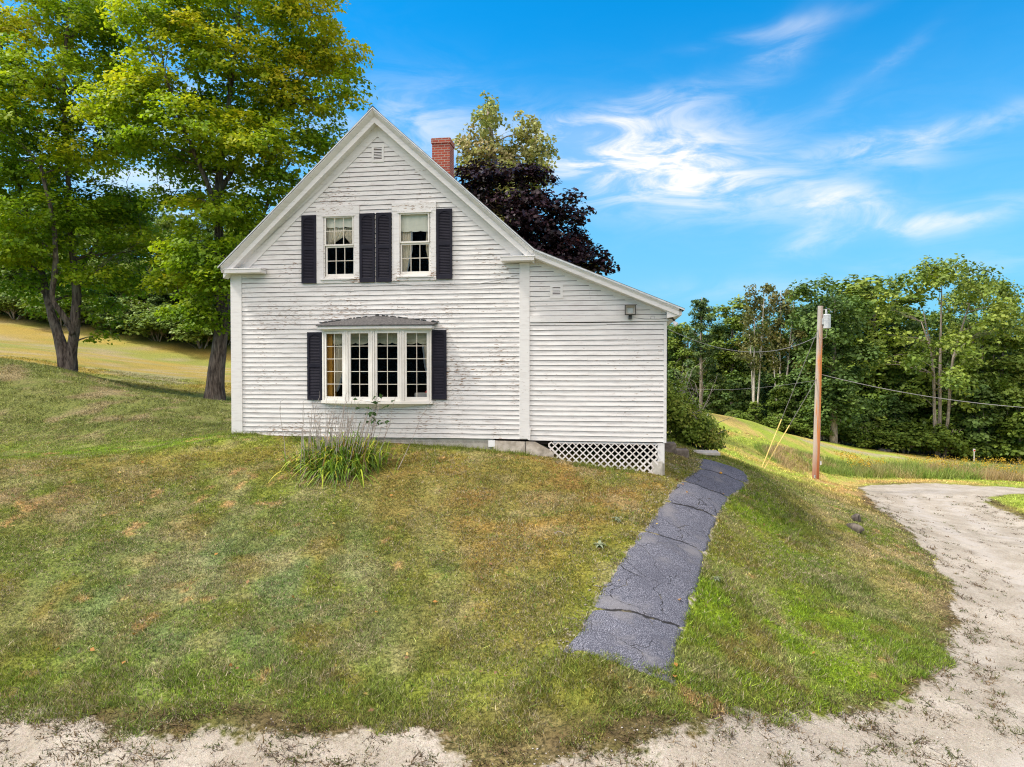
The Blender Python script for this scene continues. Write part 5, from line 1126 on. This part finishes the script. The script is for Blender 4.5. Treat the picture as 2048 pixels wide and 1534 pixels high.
# loose stones
def stones(name, x, y, size, cols, zo=0.0):
    n = len(x); base = np.array([(1, 0, 0), (-1, 0, 0), (0, 1, 0), (0, -1, 0), (0, 0, 1), (0, 0, -1)], float); tri = np.array([(0, 2, 4), (2, 1, 4), (1, 3, 4), (3, 0, 4), (2, 0, 5), (1, 2, 5), (3, 1, 5), (0, 3, 5)])
    S = base[None] * rng.uniform(.6, 1.2, (n, 6, 1)) * np.array((1, .85, .55)); a = rng.uniform(0, 6.28, n); cA, sA = np.cos(a)[:, None], np.sin(a)[:, None]
    S = np.stack([S[..., 0] * cA - S[..., 1] * sA, S[..., 0] * sA + S[..., 1] * cA, S[..., 2]], -1) * size[:, None, None]
    z_ = H(x, y) - .05 * sstep(-.3, .6, sdist(DRIVE, x, y)) + size * .18 + zo
    V = (S + np.stack([x, y, z_], 1)[:, None]).reshape(-1, 3); F = (tri[None] + (np.arange(n) * 6)[:, None, None]).reshape(-1, 3); o = np_mesh(name, V, F, M['pebble'], None, np.repeat(cols, 6, 0)); tag(o, kind='stuff'); return o
m, nt = nt_mat('pebble'); g = G(nt); g.out(g.principled(g.n('ShaderNodeAttribute', attribute_name='Col').outputs['Color'], .9, .1)); M['pebble'] = m
N4 = 42000; y = 4.8 + 20 * rng.random(N4) ** 1.9; x = rng.uniform(-.85, .85, N4) * (y + 1); sd = sdist(DRIVE, x, y); keep = (sd > -.15) & (rng.random(N4) < .35 + .65 * sstep(.42, .6, fbm(x * 1.5, y * 1.5, 3))); x, y = x[keep], y[keep]
stones('loose_gravel', x, y, .005 + .013 * rng.random(len(x)) ** 3, np.array((.47, .425, .375)) * rng.uniform(.45, 1.25, (len(x), 1)))
tt = rng.random(420); ii = tt * (len(WL) - 1); k0 = ii.astype(int).clip(0, len(WL) - 2); f_ = ii - k0; WLa = np.array(WL); e_ = WLa[k0] * (1 - f_[:, None]) + WLa[k0 + 1] * f_[:, None]
x = e_[:, 0] - np.abs(rng.normal(size=420)) * (.12 + .35 * np.exp(-((e_[:, 1] - 15.3) / 1.1) ** 2)) - .02; y = e_[:, 1] + rng.normal(size=420) * .15
stones('walk_edge_stones', x, y, .010 + .022 * rng.random(420) ** 2, np.array((.33, .29, .24)) * rng.uniform(.5, 1.2, (420, 1)))

N5 = 130; x = rng.uniform(-9, 6, N5); y = rng.uniform(7.6, 15, N5); kk = (sdist(DRIVE, x, y) < -.2) & (sdist(WALKP, x, y) < .3); x, y = x[kk], y[kk]
P = np.stack([x, y, H(x, y) + .035], 1); V, F = leaf_geo(P, np.array([0, 0, 1.0]) + rng.normal(size=P.shape) * .35, rng.uniform(.045, .085, len(P)), .38)
fl_ = np_mesh('fallen_leaves', V, F, M['grass'], None, np.repeat(np.array([(.42, .20, .05), (.30, .17, .07), (.45, .33, .10), (.22, .12, .06)])[rng.choice(4, len(P))], 4, 0)); tag(fl_, kind='stuff')
# mullein rosettes, log and rocks on the slope, small things
MU = (('mullein rosette at the walk\'s left edge, lower of two', 1.42, 11.05, 1.0), ('mullein rosette at the walk\'s left edge, upper of two', 1.86, 12.1, .9), ('pale mullein rosette on the grass right of the walk', 3.32, 11.05, .8))
for lb, mx_, my_, s0 in MU:
    k = 15; a = np.arange(k) * 2.4 + rng.normal(size=k) * .2; L_ = rng.uniform(.12, .24, k) * s0; V, F, C = strips(np.zeros((k, 3)) + np.array((0, 0, .0)), a, L_, rng.uniform(.22, .5, k), rng.uniform(.05, .075, k) * s0, np.array((.22, .25, .15)) * rng.uniform(.8, 1.25, (k, 1)), 5, .5)
    o = np_mesh('mullein', V, F, M['grass'], None, C); o.location = (mx_, my_, H1(mx_, my_) + .02); tag(o, lb, 'weed')
def rock(name, lab, c, sx, sy, sz, seed, mat, cat='rock', rz=0.0, sink=.3):
    import bmesh
    bm = bmesh.new(); bmesh.ops.create_icosphere(bm, subdivisions=3, radius=1); rd = np.random.default_rng(seed); dn = rd.normal(size=(14, 3)); dn /= np.linalg.norm(dn, axis=1, keepdims=True); of = rd.uniform(.62, .95, 14)
    for v in bm.verts:
        p = np.array(v.co)
        for d_, o_ in zip(dn, of):
            e = p @ d_ - o_
            if e > 0: p = p - d_ * e * .92
        v.co = Vector((p[0] * sx, p[1] * sy, p[2] * sz))
    me = bpy.data.meshes.new(name); bm.to_mesh(me); bm.free(); me.materials.append(mat); o = link(bpy.data.objects.new(name, me)); o.location = (c[0], c[1], H1(*c) + sz * (1 - 2 * sink)); o.rotation_euler = (0, 0, rz); tag(o, lab, cat); return o
M['rotwood'] = mat_noise('rotten_wood', (.05, .042, .036), (.17, .145, .12), 9, .95, .05, (1, 1, .3), .9)
rock('rock', 'upper dark rock poking from the strawy slope above the drive', (8.55, 16.9), .17, .12, .17, 4, M['rotwood'], rz=.4, sink=.4)
rock('rock', 'lower dark knobbly rock on the strawy slope above the drive', (8.15, 16.2), .24, .10, .13, 5, M['rotwood'], rz=-.9, sink=.4)
rock('boulder', 'low grey boulder on the field edge before the wood', (26.3, 48.0), .55, .35, .2, 6, M['rock'], sink=.3)
rock('rock', 'small white stone on the crest of the grassy hill', (11.3, 39.6), .16, .13, .09, 7, M['whiteplastic'], sink=.25)
q = MB(); q.tube([(0, 0, .02), (.09, .02, .05), (.17, -.01, .025)], [.006, .006, .004], 5); q.tube([(.09, .02, .05), (.13, .09, .03)], [.005, .003], 5); q.tube([(.05, .01, .035), (.02, -.07, .02)], [.005, .003], 5)
o = q.build('twig', M['deadwood'], None); o.location = (.70, 11.4, H1(.70, 11.4) + .02); tag(o, 'small pale forked twig lying on the lawn left of the walk', 'twig')
q = MB(); q.tube([(0, 0, .0), (0, 0, .012), (0, 0, .03), (0, 0, .045)], [.03, .036, .032, .012], 8); o = q.build('toadstool', M['ochre'], None, smooth=True); o.location = (5.0, 16.3, H1(5.0, 16.3) + .03); tag(o, 'tiny tan leaf scrap on the upper end of the walk', 'leaf'); o.name = 'fallen_leaf'

# ------------------------------------------------------------------ utility pole, guys, wires
pz = 27.2; pb = W(1631, 963, pz); pb = Vector((pb.x, pz, H1(pb.x, pz))); ptp = W(1641, 612, pz) - pb
pole = empty('utility_pole', pb); tag(pole, 'leaning wooden utility pole with rust-red weathering beside the drive', 'utility pole')
m, nt = nt_mat('pole_wood'); g = G(nt); co = g.coord(); v = g.map(co, (1, 1, .05)); n_ = g.noise(v, 14, 5, .6); sx = g.n('ShaderNodeSeparateXYZ'); g.l(co, sx.inputs[0])
c = g.mix(g.ramp(g.math('ADD', g.math('MULTIPLY', g.math('SUBTRACT', sx.outputs[0], g.math('MULTIPLY', sx.outputs[2], ptp.x / ptp.z)), 2.2), n_), .36, .54), (.46, .38, .33), (.66, .25, .085))  # paler left side: sunlit edge put into the wood colour
c = g.mix(g.math('MULTIPLY', g.ramp(sx.outputs[2], 1.6, -.1), .75), c, (.30, .08, .03)); c = g.mix(g.math('MULTIPLY', g.ramp(sx.outputs[2], 4.8, 6.4), .8), c, (.42, .40, .37)); c = g.mix(g.math('MULTIPLY', g.ramp(g.noise(v, 30, 4), .55, .7), .4), c, (.16, .09, .06))
g.out(g.principled(c, .85, .15, g.bump(n_, .6, .02))); M['pole'] = m
lean = lambda z: ptp * (z / ptp.z)
q = MB(); q.tube([lean(-.6), lean(0), lean(ptp.z * .5), lean(ptp.z)], [.135, .13, .118, .098], 16); q.build('shaft', M['pole'], pole, smooth=False)
tp = lean(ptp.z - .62) + Vector((.225, -.10, 0)); q = MB(); q.tube([tp + Vector((0, 0, -.28)), tp + Vector((0, 0, -.27)), tp + Vector((0, 0, .24)), tp + Vector((0, 0, .25))], [.13, .145, .145, .15], 18); q.tube([tp + Vector((0, 0, .25)), tp + Vector((0, 0, .285))], [.15, .12], 18); q.box(tp.x - .2, tp.x - .08, tp.y - .04, tp.y + .10, tp.z - .12, tp.z + .12)
tr = q.build('transformer', M['steel'], pole); q = MB(); q.tube([tp + Vector((-.03, 0, .28)), tp + Vector((-.03, 0, .36)), tp + Vector((-.03, 0, .48))], [.035, .045, .03], 10); q.build('bushing', M['steel'], tr)
q = MB(); q.tube([lean(ptp.z - .15) + Vector((.05, -.05, 0)), lean(ptp.z - .12) + Vector((.3, -.1, 0)), lean(ptp.z - .28) + Vector((.42, -.12, 0))], .012, 6); q.tube([lean(ptp.z - .2), tp + Vector((-.03, 0, .48))], .008, 5); q.tube([tp + Vector((.02, -.14, .12)), lean(ptp.z - 1.25) + Vector((.2, -.12, 0)), lean(ptp.z - 1.3) + Vector((.08, -.1, 0))], .008, 5); q.build('jumper', M['cable'], pole)
q = MB(); q.tube([lean(.05) + Vector((.12, -.04, 0)), lean(2.4) + Vector((.115, -.04, 0))], .012, 6); q.build('ground_wire', M['cable'], pole)
q = MB(); q.box(.13, .19, -.10, -.02, .58, .72); q.build('meter_tag', M['whiteplastic'], pole); q = MB(); q.box(-.11, -.06, -.125, -.10, .05, .18); q.build('pole_tag', M['steel'], pole)
for gx_, gy_, zt_, gl_ in ((1524, 938, ptp.z - .75, 2.05), (1529, 939, ptp.z * .60, 2.05)):
    a = W(gx_, gy_, 26.0); a.z = H1(a.x, a.y); a = a - pb; e = lean(zt_); q = MB(); q.tube([a, e], .011, 6); gw = q.build('guy_wire', M['guy'], pole); d_ = (e - a).normalized(); q = MB(); q.tube([a, a + d_ * gl_], .021, 8); q.build('guy_guard', M['yellow'], gw)
def wire(lab, a, b_, sag, r_=.016, mat='cable'):
    q = MB(); a, b_ = Vector(a), Vector(b_); pts = [a.lerp(b_, i / 24) - Vector((0, 0, sag * 4 * (i / 24) * (1 - i / 24))) for i in range(25)]; q.tube(pts, r_, 6); o = q.build('power_line', M[mat], None, smooth=True); tag(o, lab, 'wire', 'wires strung to the utility pole')
wire('thick wire running right from the middle of the utility pole', pb + lean(ptp.z * .61), W(2200, 822, 24), .32, .012)
wire('wire sagging left from the upper utility pole toward the farmhouse', pb + lean(ptp.z - 1.15), hw(10.3, 5.5, 3.0), .75, .009)
wire('faint lower wire running left from the utility pole into the wood', pb + lean(ptp.z * .575), W(1330, 772, 40), .3, .005)
# reflector post and a mailbox-like marker at the wood edge
mp = W(1948, 921, 46.0); mp.z = H1(mp.x, 46.0); mk = empty('marker_post', mp); tag(mk, 'thin white marker post with a red spot before the wood', 'post')
q = MB(); q.tube([(0, 0, -.2), (0, 0, .75)], .035, 8); q.build('post', M['whiteplastic'], mk); q = MB(); q.box(-.07, .07, -.03, .03, .72, .92); q.build('reflector_plate', M['whiteplastic'], mk, bevel=.01); q = MB(); q.box(-.045, .045, -.04, -.031, .76, .85); q.build('reflector', M['red'], mk)

# ------------------------------------------------------------------ sky, sun, camera
SUN_EL, SUN_AZ = R(54), R(-95)      # azimuth clockwise from +Y
wd = bpy.data.worlds.new('World'); scene.world = wd; wd.use_nodes = True
nt = wd.node_tree; nt.nodes.clear(); g = G(nt)
sky = g.n('ShaderNodeTexSky', sky_type='NISHITA'); sky.sun_disc = False; sky.sun_elevation = SUN_EL; sky.sun_rotation = SUN_AZ; sky.altitude = 200; sky.air_density = 1.0; sky.dust_density = .4; sky.ozone_density = 2.0
hs = g.n('ShaderNodeHueSaturation'); g.l(sky.outputs[0], hs.inputs['Color']); hs.inputs['Hue'].default_value = .5; hs.inputs['Saturation'].default_value = 1.0; hs.inputs['Value'].default_value = 1.0
co = g.coord('Generated'); nrm = g.n('ShaderNodeVectorMath', operation='NORMALIZE'); g.l(co, nrm.inputs[0])
skc = g.mix(1.0, hs.outputs[0], (.02,.87,1.26), 'MULTIPLY')
s3 = g.n('ShaderNodeSeparateXYZ'); g.l(nrm.outputs[0], s3.inputs[0])
az = g.math('ARCTAN2', s3.outputs[0], s3.outputs[1]); el = g.math('ARCSINE', s3.outputs[2])
# wisps: directions warped by noise, soft elongated cirrus patches
cb = g.n('ShaderNodeCombineXYZ'); g.l(az, cb.inputs[0]); g.l(el, cb.inputs[1])
def nz(scale, detail, stretch=(1, 1, 1), rough=.55, rot=0.0, dist=0.0): return g.noise(g.map(cb.outputs[0], stretch, (0, 0, rot)), scale, detail, rough, dist)
w1 = g.math('SUBTRACT', nz(4.2, 4), .5); w2 = g.math('SUBTRACT', nz(4.2, 4, (1, 1, 1), .55, 1.3), .5)
azw = g.math('ADD', az, g.math('MULTIPLY', w1, .10)); elw = g.math('ADD', el, g.math('MULTIPLY', w2, .065))
fine = g.ramp(nz(7.5, 8, (1.0, 3.2, 1), .62, -.12, 1.0), .34, .68)
fine2 = g.ramp(nz(5.0, 7, (1.3, 4.2, 1), .62, .42, .8), .38, .68)
def pxdir(px, py):
    v = Vector(((px - 1024) / 1365, 1, -(py - 767) / 1365)); v.rotate(Matrix.Rotation(-R(1.0), 3, 'X')); v.normalize(); return math.atan2(v.x, v.y), math.asin(v.z)
BLOBS = ((1270, 320, 175, 52, .10, 1.15, 0), (1200, 248, 150, 22, -.14, .6, 0), (1430, 385, 170, 42, .15, .42, 0), (1690, 415, 120, 26, .30, .65, 1), (1620, 460, 70, 26, -.5, .35, 1), (1820, 278, 130, 17, -.06, .6, 0), (1790, 320, 60, 14, .1, .3, 0), (1920, 438, 150, 15, -.08, .5, 1),
         (1560, 105, 70, 26, -.45, .30, 1), (1545, 60, 110, 10, -.1, .18, 1), (1750, 150, 70, 13, -.5, .24, 1), (830, 268, 150, 62, -.1, .42, 0), (300, 330, 260, 160, 0, .55, 0), (1700, 560, 320, 20, -.05, .2, 0), (1500, 340, 420, 120, .05, .07, 0))
cov = None
for (px, py, rx, ry, rot, amp, tex) in BLOBS:
    a0, e0 = pxdir(px, py); da = g.math('SUBTRACT', azw, a0); de = g.math('SUBTRACT', elw, e0); c_, s_ = math.cos(rot), math.sin(rot)
    u_ = g.math('SUBTRACT', g.math('MULTIPLY', da, c_), g.math('MULTIPLY', de, s_)); v_ = g.math('ADD', g.math('MULTIPLY', da, s_), g.math('MULTIPLY', de, c_))
    q2 = g.math('ADD', g.math('POWER', g.math('ABSOLUTE', g.math('MULTIPLY', u_, 1365 / rx)), 2.0), g.math('POWER', g.math('ABSOLUTE', g.math('MULTIPLY', v_, 1365 / ry)), 2.0))
    e_ = g.math('MULTIPLY', g.math('EXPONENT', g.math('MULTIPLY', q2, -.75)), amp); tx = g.math('ADD', .18, g.math('MULTIPLY', fine2 if tex else fine, .95)); e_ = g.math('MULTIPLY', e_, tx)
    cov = e_ if cov is None else g.math('ADD', cov, e_)
# unseen bright cloud fill added behind the view and overhead, to light the front softly
back = g.math('MULTIPLY', g.ramp(s3.outputs[1], .25, -.45), g.ramp(s3.outputs[2], .13, .5)); sheet = g.math('MULTIPLY', back, g.math('ADD', .55, g.math('MULTIPLY', fine, .45)))

haze = g.math('MULTIPLY', g.ramp(s3.outputs[2], .47, .0), .85)
base = g.mix(haze, skc, (1.6,3.25,4.4))
colr = g.mix(g.math('MINIMUM', cov, 1.0), base, (5.7,5.6,5.6)); colr = g.mix(g.math('MULTIPLY', sheet, .9), colr, (18.5,15.0,12.4))
bg = g.n('ShaderNodeBackground'); g.l(colr, bg.inputs[0]); bg.inputs[1].default_value = .09
wo = g.n('ShaderNodeOutputWorld'); g.l(bg.outputs[0], wo.inputs[0])
Ld = Vector((math.cos(SUN_EL) * math.sin(SUN_AZ), math.cos(SUN_EL) * math.cos(SUN_AZ), math.sin(SUN_EL)))
sl_ = bpy.data.lights.new('sun', 'SUN'); sl_.energy = 2.5; sl_.angle = R(8); sl_.color = (1.0, .95, .86)
so = link(bpy.data.objects.new('sun', sl_)); so.rotation_euler = Ld.to_track_quat('Z', 'Y').to_euler(); so.location = Ld * 60
cam = bpy.data.cameras.new('camera'); cam.lens = 1365 / 2048 * 36; cam.sensor_width = 36; cam.sensor_fit = 'HORIZONTAL'; cam.clip_start = .1; cam.clip_end = 3000
cobj = link(bpy.data.objects.new('camera', cam)); cobj.location = (0, 0, CAMZ); cobj.rotation_euler = (R(89.0), 0, 0); scene.camera = cobj
scene.view_settings.view_transform = 'Standard'; scene.view_settings.look = 'None'; scene.view_settings.exposure = 1.1; scene.view_settings.gamma = 1.0
scene.render.engine = 'CYCLES'; scene.cycles.use_denoising = True; scene.cycles.denoiser = 'OPENIMAGEDENOISE'; scene.cycles.denoising_prefilter = 'NONE'; scene.cycles.denoising_input_passes = 'RGB_ALBEDO_NORMAL'
wd.cycles.sampling_method = 'MANUAL'; wd.cycles.sample_map_resolution = 1024
scene.cycles.pixel_filter_type = 'BLACKMAN_HARRIS'; scene.cycles.filter_width = 1.15; scene.cycles.max_bounces = 8; scene.cycles.transparent_max_bounces = 16; scene.cycles.diffuse_bounces = 4
